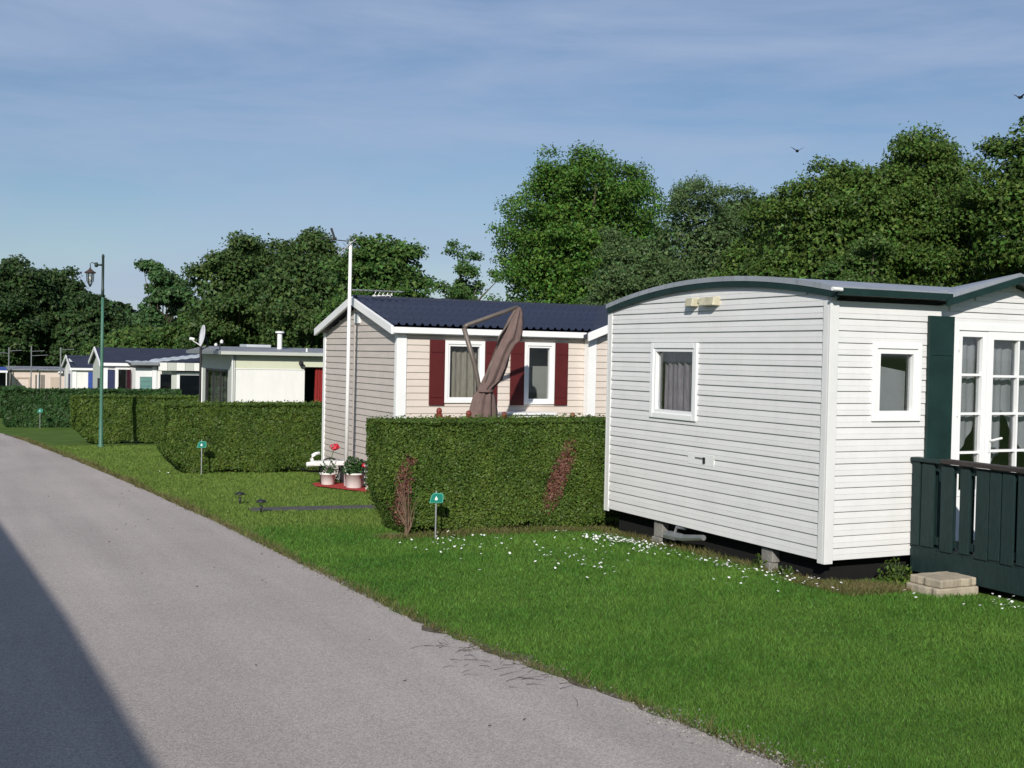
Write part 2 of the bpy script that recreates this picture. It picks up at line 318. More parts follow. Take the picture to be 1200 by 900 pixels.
def PT(plane, c, a, d, z):
    """point on a wall: plane 'x' faces -x, plane 'y' faces -y; a along the wall, d outwards"""
    return (c-d, a, z) if plane == 'x' else (a, c-d, z)
def wbox(mb, plane, c, a0, a1, d0, d1, z0, z1):
    if plane == 'x': return mb.box(c-d1, c-d0, a0, a1, z0, z1)
    return mb.box(a0, a1, c-d1, c-d0, z0, z1)
def wall(parent, plane, c, a0, a1, z0, z1, openings, material, thick=0.06, name='wall', extra=None):
    mb = MB(); cur = a0
    for (o0, o1, q0, q1) in sorted(openings):
        if o0 > cur: wbox(mb, plane, c, cur, o0, -thick, 0, z0, z1)
        if q0 > z0: wbox(mb, plane, c, o0, o1, -thick, 0, z0, q0)
        if q1 < z1: wbox(mb, plane, c, o0, o1, -thick, 0, q1, z1)
        cur = o1
    if cur < a1: wbox(mb, plane, c, cur, a1, -thick, 0, z0, z1)
    if extra: mb.prism(extra, plane, c, c+thick)
    return mb.build(name, material, parent)
def siding(wallobj, plane, c, a0, a1, z0, pitch, n, openings, material, clip=None, clipat=.75, lip=0.019, dbl=True, rng=random.Random(4)):
    """each lap board is an object of its own; boards stop at the openings"""
    for k in range(n):
        zb = z0 + k*pitch; zm = zb + pitch*.5
        lo, hi = a0, a1
        if clip:
            r = clip(zb + pitch*clipat)
            if not r or r[1]-r[0] < 0.08: continue
            lo, hi = max(lo, r[0]), min(hi, r[1])
        iv = [(lo, hi)]
        for (o0, o1, q0, q1) in openings:
            if zm > q0 and zm < q1:
                nv = []
                for (s, e) in iv:
                    if o1 <= s or o0 >= e: nv.append((s, e)); continue
                    if o0 - s > 0.02: nv.append((s, o0))
                    if e - o1 > 0.02: nv.append((o1, e))
                iv = nv
        for (s, e) in iv:
            j = rng.uniform(-.0012, .0012); p = pitch
            prof = [(0, p*.07), (lip+j, p*.05), (lip+j, p*.10), (lip*.80+j, p*.44), (lip*.66, p*.46), (lip*.84+j, p*.49), (lip*.34, p*1.0), (0, p*1.0)] if dbl else [(0, p*.06), (lip+j, p*.05), (lip+j, p*.12), (lip*.25, p), (0, p)]
            mb = MB(); m_ = len(prof)
            vs = [PT(plane, c, s, d, zb+z) for d, z in prof] + [PT(plane, c, e, d, zb+z) for d, z in prof]
            mb.add(vs, [tuple(range(m_)), tuple(range(m_, 2*m_))[::-1]] + [(i, m_+i, m_+(i+1) % m_, (i+1) % m_) for i in range(m_)])
            mb.build('siding_board', material, wallobj)
def curtain(plane, c, a0, a1, z0, z1, d, folds, amp, rng):
    mb = MB(); n = folds*6; vs = []
    for i in range(n+1):
        a = a0 + (a1-a0)*i/n; dd = d + amp*math.sin(i/6*2*math.pi) + amp*.6*math.sin(i*.73+1)
        sway = .012*math.sin(i*.31)
        vs += [PT(plane, c, a+sway, dd, z0), PT(plane, c, a, dd*1.0, z1)]
    return mb.add(vs, [(2*i, 2*i+2, 2*i+3, 2*i+1) for i in range(n)])
def window(parent, plane, c, a0, a1, z0, z1, fw=0.06, fmat=None, pane=True, curt=None, cols=1, rows=1, glass=None, proud=0.03, inner=True, name='window', label=None, back=None, sash=0.03):
    """frame mesh (the window) with sash, glass and curtain under it"""
    fmat = fmat or M['white']
    mb = MB()
    wbox(mb, plane, c, a0, a0+fw, -.05, proud, z0, z1); wbox(mb, plane, c, a1-fw, a1, -.05, proud, z0, z1)
    wbox(mb, plane, c, a0+fw, a1-fw, -.05, proud, z0, z0+fw); wbox(mb, plane, c, a0+fw, a1-fw, -.05, proud, z1-fw, z1)
    o = mb.build(name, fmat, parent, bevel=0.004)
    if label: o['label'] = label
    i0, i1, j0, j1 = a0+fw, a1-fw, z0+fw, z1-fw
    if sash:
        sb = MB(); s = sash
        wbox(sb, plane, c, i0, i0+s, -.04, proud-.014, j0, j1); wbox(sb, plane, c, i1-s, i1, -.04, proud-.014, j0, j1)
        wbox(sb, plane, c, i0+s, i1-s, -.04, proud-.014, j0, j0+s); wbox(sb, plane, c, i0+s, i1-s, -.04, proud-.014, j1-s, j1)
        sb.build('sash', fmat, o); i0 += s; i1 -= s; j0 += s; j1 -= s
    gw = 0.022; w_ = (i1-i0-(cols-1)*gw)/cols; h_ = (j1-j0-(rows-1)*gw)/rows
    for i in range(1, cols):
        g = MB(); x = i0 + i*w_ + (i-1)*gw; wbox(g, plane, c, x, x+gw, -.03, proud-.012, j0, j1); g.build('glazing_bar', fmat, o)
    for j in range(1, rows):
        z = j0 + j*h_ + (j-1)*gw
        for i in range(cols):
            g = MB(); x = i0 + i*(w_+gw); wbox(g, plane, c, x, x+w_, -.03, proud-.014, z, z+gw); g.build('glazing_bar', fmat, o)
    for i in range(cols):
        for j in range(rows):
            g = MB(); x = i0 + i*(w_+gw); z = j0 + j*(h_+gw); wbox(g, plane, c, x, x+w_, -.024, -.018, z, z+h_); g.build('pane', glass or M['glass'], o)
    if curt:
        curtain(plane, c, i0-.01, i1+.01, j0-.03, j1+.04, -.11, max(3, int((i1-i0)/.09)), .014, random).build('curtain', curt, o, smooth=True)
    if back:
        b = MB(); wbox(b, plane, c, i0-.1, i1+.5, -.45, -.42, j0-.2, j1+.2); b.build('back_wall', back, o)
    return o
def part(name, material, parent, plane, c, *boxes, bevel=0.0):
    mb = MB()
    for b in boxes: wbox(mb, plane, c, *b)
    return mb.build(name, material, parent, bevel=bevel)

# ============================================================ THE SETTING
# ground sheet to the horizon
def grid(name, xs, ys, dz, material, kind='structure'):
    v = [(x, y, gz(x, y)+dz) for y in ys for x in xs]; nx = len(xs)
    f = [(j*nx+i, j*nx+i+1, (j+1)*nx+i+1, (j+1)*nx+i) for j in range(len(ys)-1) for i in range(nx-1)]
    me = bpy.data.meshes.new(name); me.from_pydata(v, [], f); me.update()
    return tag(link(name, me, material), kind=kind)
gr = grid('ground', [-900, -500, -300, -200] + list(range(-150, 151, 6)) + [200, 300, 500, 900], [-500, -300, -150] + list(range(-90, 211, 6)) + [300, 500, 900, 1500], 0.0, M['turf'])
tag(gr, 'mown green lawn sloping gently away beside the lane', 'lawn')
# lane: right edge read along y, fraying into the verge
RE = [(-30, 3.7), (-8, 3.75), (0, 3.62), (4.26, 3.42), (4.87, 3.35), (5.6, 3.30), (6.4, 3.15), (7.5, 3.05), (9.35, 3.02), (14.1, 2.97), (18.9, 2.80), (24.8, 2.54), (32.4, 2.09), (36.7, 1.68), (45, 0.5), (55, -1.6), (70, -6.0), (90, -14), (120, -30)]
def redge(y):
    for (a, p), (b, q) in zip(RE, RE[1:]):
        if a <= y <= b:
            t = (y-a)/(b-a); return p + (q-p)*t
    return RE[-1][1]
rng = np.random.default_rng(11)
def strip(name, off, jit, dz, material, label, cat, width=4.3):
    ys = []; y = -30.0
    while y < 119: ys.append(y); y += 0.06 if 2 < y < 16 else (0.14 if -4 < y < 40 else 2.0)
    n = len(ys); k = np.array([1, 3, 6, 3, 1])/14.0
    a = np.convolve(rng.normal(size=n), k, 'same')*jit + np.convolve(rng.normal(size=n), np.ones(25)/25, 'same')*jit*4
    b = np.convolve(rng.normal(size=n), k, 'same')*jit
    v = []; f = []
    for i, y in enumerate(ys):
        r = redge(y)+off+a[i]; l = redge(y)-width-off+b[i]
        for t in (0, .5, 1): x = l+(r-l)*t; v.append((x, y, gz(x, y)+dz))
    for i in range(n-1):
        for j in range(2): f.append((i*3+j, i*3+j+1, i*3+4+j, i*3+3+j))
    me = bpy.data.meshes.new(name); me.from_pydata(v, [], f); me.update()
    return tag(link(name, me, material), label, cat, kind='structure')
strip('verge', 0.055, 0.05, 0.004, M['soil'], 'worn strip of bare soil between lane and lawn', 'verge')
strip('road', 0.0, 0.05, 0.009, M['road'], 'pale grey tarmac lane running past the plots', 'lane')
# dark paved strip across the lawn, and the bare soil round the near home
def patch(name, pts, dz, material, label, cat, kind='structure', fray=0.0, sub=12):
    rr = random.Random(5); v = []
    for (a, b) in zip(pts, pts[1:]+pts[:1]):
        for i in range(sub):
            t = i/sub; x = a[0]+(b[0]-a[0])*t+rr.gauss(0, fray); y = a[1]+(b[1]-a[1])*t+rr.gauss(0, fray); v.append((x, y, gz(x, y)+dz))
    me = bpy.data.meshes.new(name); me.from_pydata(v, [], [tuple(range(len(v)))]); me.update()
    return tag(link(name, me, material), label, cat, kind=kind)
M['darkpath'] = mat('dark_paving', (0.075, 0.068, 0.068), 0.9, 0.25, 12, 0.4, 60)
patch('garden_path', [(3.62, 14.85), (9.5, 14.55), (9.5, 15.0), (3.66, 15.32)], 0.012, M['darkpath'], 'dark paved strip across the lawn behind the nearest hedge', 'path', fray=0.008)
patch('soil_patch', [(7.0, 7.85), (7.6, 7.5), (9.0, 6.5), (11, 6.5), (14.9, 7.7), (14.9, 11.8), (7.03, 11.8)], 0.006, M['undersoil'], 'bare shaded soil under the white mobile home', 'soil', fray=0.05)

# ============================================================ WHITE MOBILE HOME (nearest)
X0, X1, Y0, Y1 = 6.92, 14.9, 7.99, 11.69; ZB = -0.05
def arc(y): return 2.482 - 0.050*(y-9.68)**2
def arc_clip(z):
    zz = z + 0.10
    if zz <= arc(Y1): return (Y0, Y1)
    if zz >= 2.482: return None
    r = math.sqrt((2.482-zz)/0.050); return (max(Y0, 9.68-r), min(Y1, 9.68+r))
h1 = thing('mobile_home', 'nearest white mobile home with arched grey roof and dark green trim', 'mobile home', (X0, Y0, gz(X0, Y0)), 'mobile homes along the lane')
PI1 = 0.1048
ops_end = [(9.945, 10.765, 1.06, 1.82)]
ys = [Y0 + (Y1-Y0)*i/16 for i in range(17)]
we = wall(h1, 'x', X0, Y0, Y1, ZB, 2.10, ops_end, M['vinyl'], extra=[(Y0, 2.10)] + [(Y1, 2.10)] + [(y, arc(y)-.07) for y in ys[::-1]])
we['label'] = 'end wall clad in white lap boards'
siding(we, 'x', X0, Y0+.03, Y1-.03, ZB, PI1, 24, ops_end, M['vinyl'], clip=arc_clip, clipat=.3)
GX, GH = 9.02, 0.82           # small front gable over the doors
ops_f = [(7.40, 7.935, 1.175, 1.83), (8.345, 9.66, 0.0, 2.04)]
wf = wall(h1, 'y', Y0, X0+.06, X1, ZB, 2.20, ops_f, M['vinyl'], extra=[(GX-GH, 2.20), (GX+GH, 2.20), (GX, 2.43)])
wf['label'] = 'front wall clad in white lap boards'
def gclip(z):
    if z < 2.20: return (X0, X1)
    t = (2.47-z)/0.27
    return (GX-GH*t, GX+GH*t) if t > 0.1 else None
siding(wf, 'y', Y0, X0+.03, X1-.03, ZB, PI1, 24, ops_f, M['vinyl'], clip=gclip)
wb = MB(); wb.box(X0+.06, X1, Y1-.06, Y1, ZB, 2.12); wb.build('wall', M['vinyl'], h1)
wb = MB(); wb.box(X1-.06, X1, Y0+.06, Y1-.06, ZB, 2.12); wb.build('wall', M['vinyl'], h1)
for (yy, s) in ((Y0, -1), (Y1, 1)):
    cm = MB()
    cm.box(X0-.024, X0+.072, yy+s*.024, yy-s*.0, ZB-.025, 2.20)
    cm.box(X0-.024, X0-.001, yy-s*.0, yy-s*.07, ZB-.025, 2.20)
    cm.build('corner_trim', M['vinyltrim'], h1, bevel=.004)
# roof: curved metal skin with a dark green edge board
N_ = 24; ya = [7.86 + (11.71-7.86)*i/N_ for i in range(N_+1)]
rm = MB(); ym_ = [8.03 + (11.70-8.03)*i/N_ for i in range(N_+1)]
for (a_, b_, yl) in ((X0-.055, GX-GH-.03, ya), (GX-GH-.03, GX+GH+.03, ym_), (GX+GH+.03, X1+.13, ya)):
    rm.prism([(y, arc(y)) for y in yl] + [(y, arc(y)-.048) for y in yl[::-1]], 'x', a_, b_)
roof1 = rm.build('roof', M['roofgrey'], h1)
e = MB(); yb = [7.875 + (11.69-7.875)*i/N_ for i in range(N_+1)]
e.prism([(y, arc(y)-.0485) for y in yb] + [(y, arc(y)-.104) for y in yb[::-1]], 'x', X0-.050, X0-.0205)
e.build('edge_board', M['greenpaint'], roof1)
e = MB(); zt = 2.302; e.box(X0-.054, GX-GH-.02, 7.838, 7.8585, zt-.060, zt); e.build('edge_board', M['greenpaint'], roof1)
e = MB(); e.box(GX+GH+.02, X1+.12, 7.838, 7.8585, zt-.060, zt); e.build('edge_board', M['greenpaint'], roof1)
e = MB(); e.box(X0-.015, GX-GH-.05, 7.859, Y0, zt-.058, zt-.045); e.build('soffit', M['copper'], roof1)
for s in (-1, 1):   # the two slopes of the little gable die into the curved roof
    a = (GX, 2.530); b = (GX+s*(GH+.10), 2.285)
    top = [(a[0], 7.845, a[1]), (b[0], 7.845, b[1]), (b[0], 7.99, b[1]+.012), (a[0], 8.72, arc(8.72)-.01)]
    t = MB(); t.add(top + [(x_, y_, z_-.05) for (x_, y_, z_) in top], [(0, 1, 2, 3), (7, 6, 5, 4), (0, 4, 5, 1), (1, 5, 6, 2), (2, 6, 7, 3), (3, 7, 4, 0)]); t.build('gable_slope', M['roofgrey'], roof1)
    t = MB(); poly = [(a[0], a[1]-.035), (b[0], b[1]-.035), (b[0], b[1]-.095), (a[0], a[1]-.095)]; t.prism(poly, 'y', 7.815, 7.843); t.build('edge_board', M['greenpaint'], roof1)
# scaffolding of the under-frame: black skirt, chassis, packing and drawbar
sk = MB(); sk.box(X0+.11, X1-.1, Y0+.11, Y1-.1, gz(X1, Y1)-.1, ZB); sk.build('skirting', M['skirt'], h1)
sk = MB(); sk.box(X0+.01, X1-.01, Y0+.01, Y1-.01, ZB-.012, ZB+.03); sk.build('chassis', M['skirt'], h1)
for (yy, wd) in ((10.66, .2), (8.82, .2)):
    b = MB(); g0 = gz(X0, yy)
    b.box(X0-.0, X0+.105, yy-wd*.42, yy+wd*.36, g0-.02, g0+.085); b.box(X0+.02, X0+.108, yy-wd*.5, yy+wd*.32, g0+.086, ZB-.013)
    b.build('support_block', M['concrete'], h1, bevel=.008)
b = MB(); b.tube([(X0-.04, 9.72, -.10), (X0-.03, 10.08, -.155), (X0-.02, 10.42, -.17)], [.028, .036, .042], 8)
b.box(X0-.05, X0+.05, 10.22, 10.44, -.20, -.135); b.tube([(X0, 10.30, -.15), (X0, 10.26, -.07), (X0+.02, 10.12, -.064)], .016, 6)
b.build('drawbar', M['steel'], h1)
# windows, shutter, doors
win = window(h1, 'x', X0, 9.927, 10.783, 1.044, 1.836, .055, curt=M['lilac'], sash=.035, proud=.036, label='small white end window with lilac curtains')
w_f = window(h1, 'y', Y0, 7.384, 7.949, 1.159, 1.845, .045, curt=None, sash=.045, proud=.036, label='small white window beside the green shutter')
b = MB(); b.add([PT('y', Y0, 7.46, -.10, 1.22), PT('y', Y0, 7.90, -.12, 1.22), PT('y', Y0, 7.90, -.12, 1.60), PT('y', Y0, 7.46, -.10, 1.66)], [(0, 1, 2, 3)]); b.build('curtain', M['netcurtain'], w_f)
sm = MB()
wbox(sm, 'y', Y0, 8.015, 8.317, .018, .050, 0.04, 2.105)
sh = sm.build('shutter', M['greenpaint'], h1, bevel=.004); sh['label'] = 'tall dark green shutter beside the glazed doors'
for z in (.35, 1.75):
    b = MB(); wbox(b, 'y', Y0, 8.04, 8.29, .0505, .056, z, z+.07); b.build('ledge', M['greenpaint'], sh, bevel=.003)
fr = MB()
wbox(fr, 'y', Y0, 8.325, 8.395, -.05, .034, 0.0, 2.055); wbox(fr, 'y', Y0, 9.60, 9.67, -.05, .034, 0.0, 2.055); wbox(fr, 'y', Y0, 8.395, 9.60, -.05, .034, 1.985, 2.055); wbox(fr, 'y', Y0, 8.395, 9.60, -.05, .034, 0.0, .035)
fr.build('door_frame', M['white'], h1, bevel=.004)
d1 = window(h1, 'y', Y0, 8.398, 8.765, .46, 1.982, .055, cols=1, rows=4, sash=0, proud=.020, name='side_light')
p_ = MB(); wbox(p_, 'y', Y0, 8.398, 8.765, -.04, .020, .037, .458); p_.build('panel', M['white'], d1)
d2 = window(h1, 'y', Y0, 8.768, 9.598, .46, 1.982, .075, cols=2, rows=4, sash=0, proud=.026, name='door', label='white glazed door with small panes')
p_ = MB(); wbox(p_, 'y', Y0, 8.768, 9.598, -.04, .026, .037, .458); p_.build('panel', M['white'], d2)
hd = MB(); wbox(hd, 'y', Y0, 8.80, 8.83, .027, .034, .86, 1.04); hd.tube([PT('y', Y0, 8.815, .03, .975), PT('y', Y0, 8.815, .065, .975), PT('y', Y0, 8.93, .068, .995)], .011, 8)
hd.build('handle', M['plastic_white'], d2)
hg = MB()
for z in (.5, 1.2, 1.8): wbox(hg, 'y', Y0, 8.383, 8.397, .035, .045, z, z+.09)
hg.build('hinge', M['plastic_white'], d1)
# swept net curtains behind the door glass
def swag(o, a0, a1, za, zb_):
    mb = MB(); n = 18; vs = []
    for i in range(n+1):
        t = i/n; a = a0+(a1-a0)*t; d = -.10+.010*math.sin(i*1.3)
        vs += [PT('y', Y0, a, d, za+(zb_-za)*t**1.3), PT('y', Y0, a, d, 1.97)]
    mb.add(vs, [(2*i, 2*i+2, 2*i+3, 2*i+1) for i in range(n)]); mb.build('curtain', M['netcurtain'], o, smooth=True)
swag(d1, 8.40, 8.75, .70, 1.12); swag(d2, 8.80, 9.10, .66, 0.86); swag(d2, 9.58, 9.10, .70, 1.25)
# fittings on the end wall
vc = MB()
for (a0, a1) in ((9.935, 10.085), (9.575, 9.845)):
    vc.add([PT('x', X0, a0, .0, 2.20), PT('x', X0, a1, .0, 2.20), PT('x', X0, a1, .0, 2.295), PT('x', X0, a0, .0, 2.295), PT('x', X0, a0+.015, .10, 2.205), PT('x', X0, a1-.015, .10, 2.205), PT('x', X0, a1-.015, .085, 2.285), PT('x', X0, a0+.015, .085, 2.285)],
           [(0, 1, 5, 4), (4, 5, 6, 7), (2, 3, 7, 6), (1, 2, 6, 5), (3, 0, 4, 7)])
wbox(vc, 'x', X0, 9.845, 9.935, 0, .04, 2.235, 2.275)
vc.build('vent_cover', M['lampcream'], h1, bevel=.006)
pl = part('service_panel', M['plastic_white'], h1, 'x', X0, (9.61, 10.06, .0, .020, .612, .725), bevel=.003)
part('latch', M['black'], pl, 'x', X0, (9.755, 9.785, .0205, .032, .635, .695))
part('name_strip', M['steel'], pl, 'x', X0, (9.80, 9.93, .0205, .024, .672, .690))
g = MB(); g.tube([(X0-.03, 7.826, 2.285), (X0-.135, 7.824, 2.289)], .017, 10); g.build('gutter_outlet', M['plastic_white'], h1)

# ============================================================ DARK GREEN DECK
dk = thing('timber_deck', 'dark green timber deck with slatted railing at the white home', 'deck', (7.9, 7.95, gz(7.9, 7.9)))
b = MB(); b.box(7.87, 7.915, 5.2, 7.955, -.18, .03); b.build('fascia_board', M['greenwood'], dk, bevel=.004)
b = MB(); b.box(7.916, 10.7, 5.2, 5.245, -.18, .03); b.build('fascia_board', M['greenwood'], dk, bevel=.004)
for i in range(19):
    y = 5.25+i*.142; b = MB(); b.box(7.88, 10.7, y, y+.135, .031, .056); b.build('deck_board', M['greenwood'], dk)
for yy in (7.86, 6.55, 5.22):
    b = MB(); b.box(7.862, 7.935, yy, yy+.085, .058, .805); b.build('post', M['greenwood'], dk, bevel=.004)
b = MB(); b.box(7.893, 7.93, 5.31, 7.855, .09, .155); b.build('lower_rail', M['greenwood'], dk)
b = MB(); b.box(7.893, 7.93, 5.31, 7.855, .735, .800); b.build('upper_rail', M['greenwood'], dk)
for i, y in enumerate([7.70, 7.483, 7.30, 7.098, 6.975, 6.84, 6.66, 6.45, 6.26, 6.06, 5.86, 5.66, 5.46]):
    b = MB(); wd = (.142, .134, .104, .132, .112, .12)[i % 6]; z0 = .045 if i % 2 else .06
    b.box(7.868, 7.891, y, y+wd, z0, .79); b.build('slat', M['greenwood'], dk, bevel=.003)
for i, y in enumerate([7.80, 7.60, 7.40, 7.215, 7.03, 6.88, 6.72, 6.50]):
    b = MB(); b.box(7.932, 7.950, y-.085, y+.025, .06, .79); b.build('slat', M['greenwood'], dk, bevel=.003)
b = MB(); b.box(7.845, 7.945, 7.60, 7.96, .806, .838); b.build('rail_cap', M['greenwood'], dk, bevel=.004)
b = MB(); b.box(7.835, 7.955, 5.2, 7.60, .812, .848); b.build('rail_cap', M['rail_brown'], dk, bevel=.004)
for x in (8.6, 9.6, 10.6):
    b = MB(); b.box(x-.04, x+.04, 5.25, 5.33, gz(x, 5.3)-.02, -.02); b.build('leg', M['greenwood'], dk)
    b = MB(); b.box(x-.04, x+.04, 7.7, 7.78, gz(x, 7.7)-.02, -.02); b.build('leg', M['greenwood'], dk)
# stacked slabs under the deck corner
rr = random.Random(3)
for (nm, x0, x1, y0, y1, z0, z1, lab) in (('concrete_slab', 7.40, 7.86, 7.16, 7.52, -.27, -.175, 'lower sandy concrete slab of the stack under the deck corner'),
                                    ('concrete_slab', 7.43, 7.86, 7.18, 7.50, -.174, -.105, 'upper sandy concrete slab of the stack under the deck corner')):
    mb = MB(); n = 7; pts = []
    cx, cy = (x0+x1)/2, (y0+y1)/2
    per = [(x0+(x1-x0)*i/n, y0) for i in range(n)] + [(x1, y0+(y1-y0)*i/n) for i in range(n)] + [(x1-(x1-x0)*i/n, y1) for i in range(n)] + [(x0, y1-(y1-y0)*i/n) for i in range(n)]
    per = [(p[0]+rr.gauss(0, .007), p[1]+rr.gauss(0, .007)) for p in per]
    mb.prism(per, 'z', z0, z1)
    o = mb.build(nm, M['slab'], None, (cx, cy, z0), bevel=.012); tag(o, lab, 'slab', 'slabs stacked under the deck')

# ============================================================ CREAM MOBILE HOME, its ends in a shade-darkened cream
U0, U1, V0, V1, VB = 6.18, 13.5, 16.585, 20.25, -0.56
RY = (V0+V1)/2; RZ = 2.50
h2 = thing('mobile_home', 'cream mobile home with burgundy shutters and dark blue tiled roof', 'mobile home', (U0, V0, gz(U0, V0)), 'mobile homes along the lane')
def gab2(z):
    if z < 1.98: return (V0, V1)
    t = (RZ-.05-z)/(RZ-.05-1.98)
    return (RY-(RY-V0)*t, RY+(V1-RY)*t) if t > .08 else None
we = wall(h2, 'x', U0, V0, V1, VB, 1.98, [], M['taupe'], extra=[(V0, 1.98), (V1, 1.98), (RY, RZ-.06)]); we['label'] = 'gable end wall clad in taupe lap boards'
siding(we, 'x', U0, V0+.03, V1-.03, VB, .1025, 30, [], M['taupe'], clip=gab2, dbl=False, lip=.018)
o2 = [(6.94, 7.565, .95, 1.865), (8.275, 8.78, .95, 1.865)]
wf = wall(h2, 'y', V0, U0+.06, 9.40, VB, 2.0, o2, M['cream']); wf['label'] = 'front wall clad in cream lap boards'
siding(wf, 'y', V0, U0+.03, 9.40, VB, .1025, 25, o2, M['cream'], dbl=False, lip=.016)
BX0, BX1, BYF = 9.36, 12.4, 16.44          # slightly projecting gabled bay at the right
o3 = [(9.70, 10.5, -.3, 1.86)]
BA = (BX0+BX1)/2
wf = wall(h2, 'y', BYF, BX0, BX1, VB, 2.02, o3, M['cream'], extra=[(BX0, 2.02), (BX1, 2.02), (BA, 2.58)]); wf['label'] = 'gabled bay clad in cream lap boards'
def gab3(z):
    if z < 2.0: return (BX0, BX1)
    t = (2.6-z)/.58
    return (BA-(BA-BX0)*t, BA+(BX1-BA)*t) if t > .08 else None
siding(wf, 'y', BYF, BX0+.03, BX1-.03, VB, .1025, 30, o3, M['cream'], clip=gab3, dbl=False, lip=.016)
b = MB(); b.box(BX0, BX0+.05, BYF+.06, V0, VB, 2.0); b.box(BX1-.05, BX1, BYF+.06, V0, VB, 2.0); b.build('wall', M['cream'], h2)
b = MB(); b.box(BX1, U1, V0, V0+.06, VB, 2.0); b.build('wall', M['cream'], h2)
b = MB(); b.box(U0+.06, U1, V1-.06, V1, VB, 2.0); b.build('wall', M['taupe'], h2)
b = MB(); b.prism([(V0+.06, VB), (V1-.06, VB), (V1-.06, 1.98), (RY, RZ-.06), (V0+.06, 1.98)], 'x', U1-.06, U1); b.build('wall', M['taupe'], h2)
for (yy, s, a) in ((V0, -1, .125), (V1, 1, .06)):
    c_ = MB(); c_.box(U0-.03, U0+a, yy+s*.03, yy, VB, 2.0); c_.box(U0-.03, U0-.001, yy, yy-s*.08, VB, 2.0); c_.build('corner_trim', M['white'], h2, bevel=.004)
c_ = MB(); c_.box(BX0-.028, BX0+.11, BYF-.028, BYF-.001, VB, 2.0); c_.box(BX0-.028, BX0-.001, BYF, V0-.02, VB, 2.0); c_.build('corner_trim', M['white'], h2, bevel=.004)
part('joint_cover', M['taupe'], h2, 'x', U0, (18.555, 18.60, .001, .028, VB, 2.38))
part('vent_grille', M['whitepaint'], h2, 'x', U0, (18.30, 18.56, .001, .045, 2.14, 2.30), bevel=.01)
# roof: profiled metal tile sheets, each run from ridge to eave a piece of its own
slope = MB(); EY, EZ = V0-.11, 2.055
slope.prism([(EY, EZ-.012), (RY, RZ+.028), (V1+.11, EZ-.012), (V1+.11, EZ-.05), (RY, RZ-.02), (EY, EZ-.05)], 'x', U0-.12, U1+.12)
rf = slope.build('roof', M['slateblue'], h2)
CW = 0.124; ncol = int((U1+.12-(U0-.10))/CW); STEPS = 5; prof = [(0, 0), (.25, .004), (.40, .030), (.5, .040), (.60, .030), (.75, .004), (1, 0)]
vs = []; fs = []
for k in range(STEPS):
    for e_ in (0, 1):
        t = (k+e_)/STEPS; lift = .020 if e_ == 0 else 0.004
        t = 1 - t
        for (u, hgt) in prof: vs.append((u*CW, EY+(RY-EY)*t, EZ+(RZ+.04-EZ)*t + hgt + (.004 if e_ == 0 else .034)))
np_ = len(prof)
for r_ in range(2*STEPS-1):
    for i in range(np_-1): fs.append((r_*np_+i, (r_+1)*np_+i, (r_+1)*np_+i+1, r_*np_+i+1))
tile_me = bpy.data.meshes.new('roof_sheet'); tile_me.from_pydata(vs, [], fs); tile_me.update(); tile_me.materials.append(M['slateblue'])
base2 = WL[rf]
for i in range(ncol):
    o = bpy.data.objects.new('roof_sheet', tile_me); C.objects.link(o); o.parent = rf; o.location = Vector((U0-.10+i*CW, 0, 0)) - base2; WL[o] = base2
b = MB(); b.tube([(U0-.12, RY, RZ+.055), (U1+.12, RY, RZ+.055)], .045, 8); b.build('ridge_cap', M['slateflat'], rf)
for s, ya_, yb_ in ((-1, EY-.02, RY), (1, V1+.15, RY)):
    t = MB(); t.prism([(ya_, EZ+.02), (yb_, RZ+.075), (yb_, RZ-.055), (ya_, EZ-.105)], 'x', U0-.165, U0-.122); t.build('barge_board', M['whitepaint'], rf, bevel=.006)
t = MB(); t.box(U0-.12, BX0-.06, EY-.035, EY-.002, EZ-.085, EZ+.004); t.build('fascia', M['white'], rf, bevel=.004)
t = MB(); t.box(U0-.12, BX0-.06, EY, V0-.02, EZ-.10, EZ-.086); t.build('soffit', M['whitepaint'], rf)
for s in (-1, 1):
    e0 = (BA+s*(BA-BX0+.12), 2.02); a0 = (BA, 2.665)
    t = MB(); t.prism([a0, e0, (e0[0], e0[1]-.05), (a0[0], a0[1]-.05)], 'y', BYF-.13, 18.4); t.build('bay_slope', M['slateflat'], rf)
    t = MB(); t.prism([(a0[0], a0[1]+.02), (e0[0], e0[1]+.03), (e0[0], e0[1]-.10), (a0[0], a0[1]-.11)], 'y', BYF-.175, BYF-.132); t.build('barge_board', M['white'], rf, bevel=.005)
window(h2, 'y', V0, 6.92, 7.58, .935, 1.88, .055, curt=M['beigecurtain'], sash=.03, proud=.04, label='white window with drawn beige curtains')
window(h2, 'y', V0, 8.26, 8.795, .915, 1.884, .055, sash=.03, proud=.04, label='narrow white window without curtains', back=M['roomwall'])
for (a0, a1) in ((6.671, 6.918), (7.588, 7.80), (8.02, 8.258), (8.80, 9.03)):
    s_ = MB(); wbox(s_, 'y', V0, a0, a1, .017, .042, .90, 1.885); s_ = s_.build('shutter', M['burgundy'], h2, bevel=.004)
    for z in (1.02, 1.70): part('ledge', M['burgundy'], s_, 'y', V0, (a0+.015, a1-.015, .0425, .052, z, z+.05))
dr = window(h2, 'y', BYF, 9.69, 10.51, -.3, 1.875, .06, sash=.05, proud=.035, name='door', curt=M['netcurtain'])
hgm = MB()
for z in (.95, 1.6): wbox(hgm, 'y', BYF, 9.70, 9.72, .036, .05, z, z+.1)
hgm.build('hinge', M['steel'], dr)

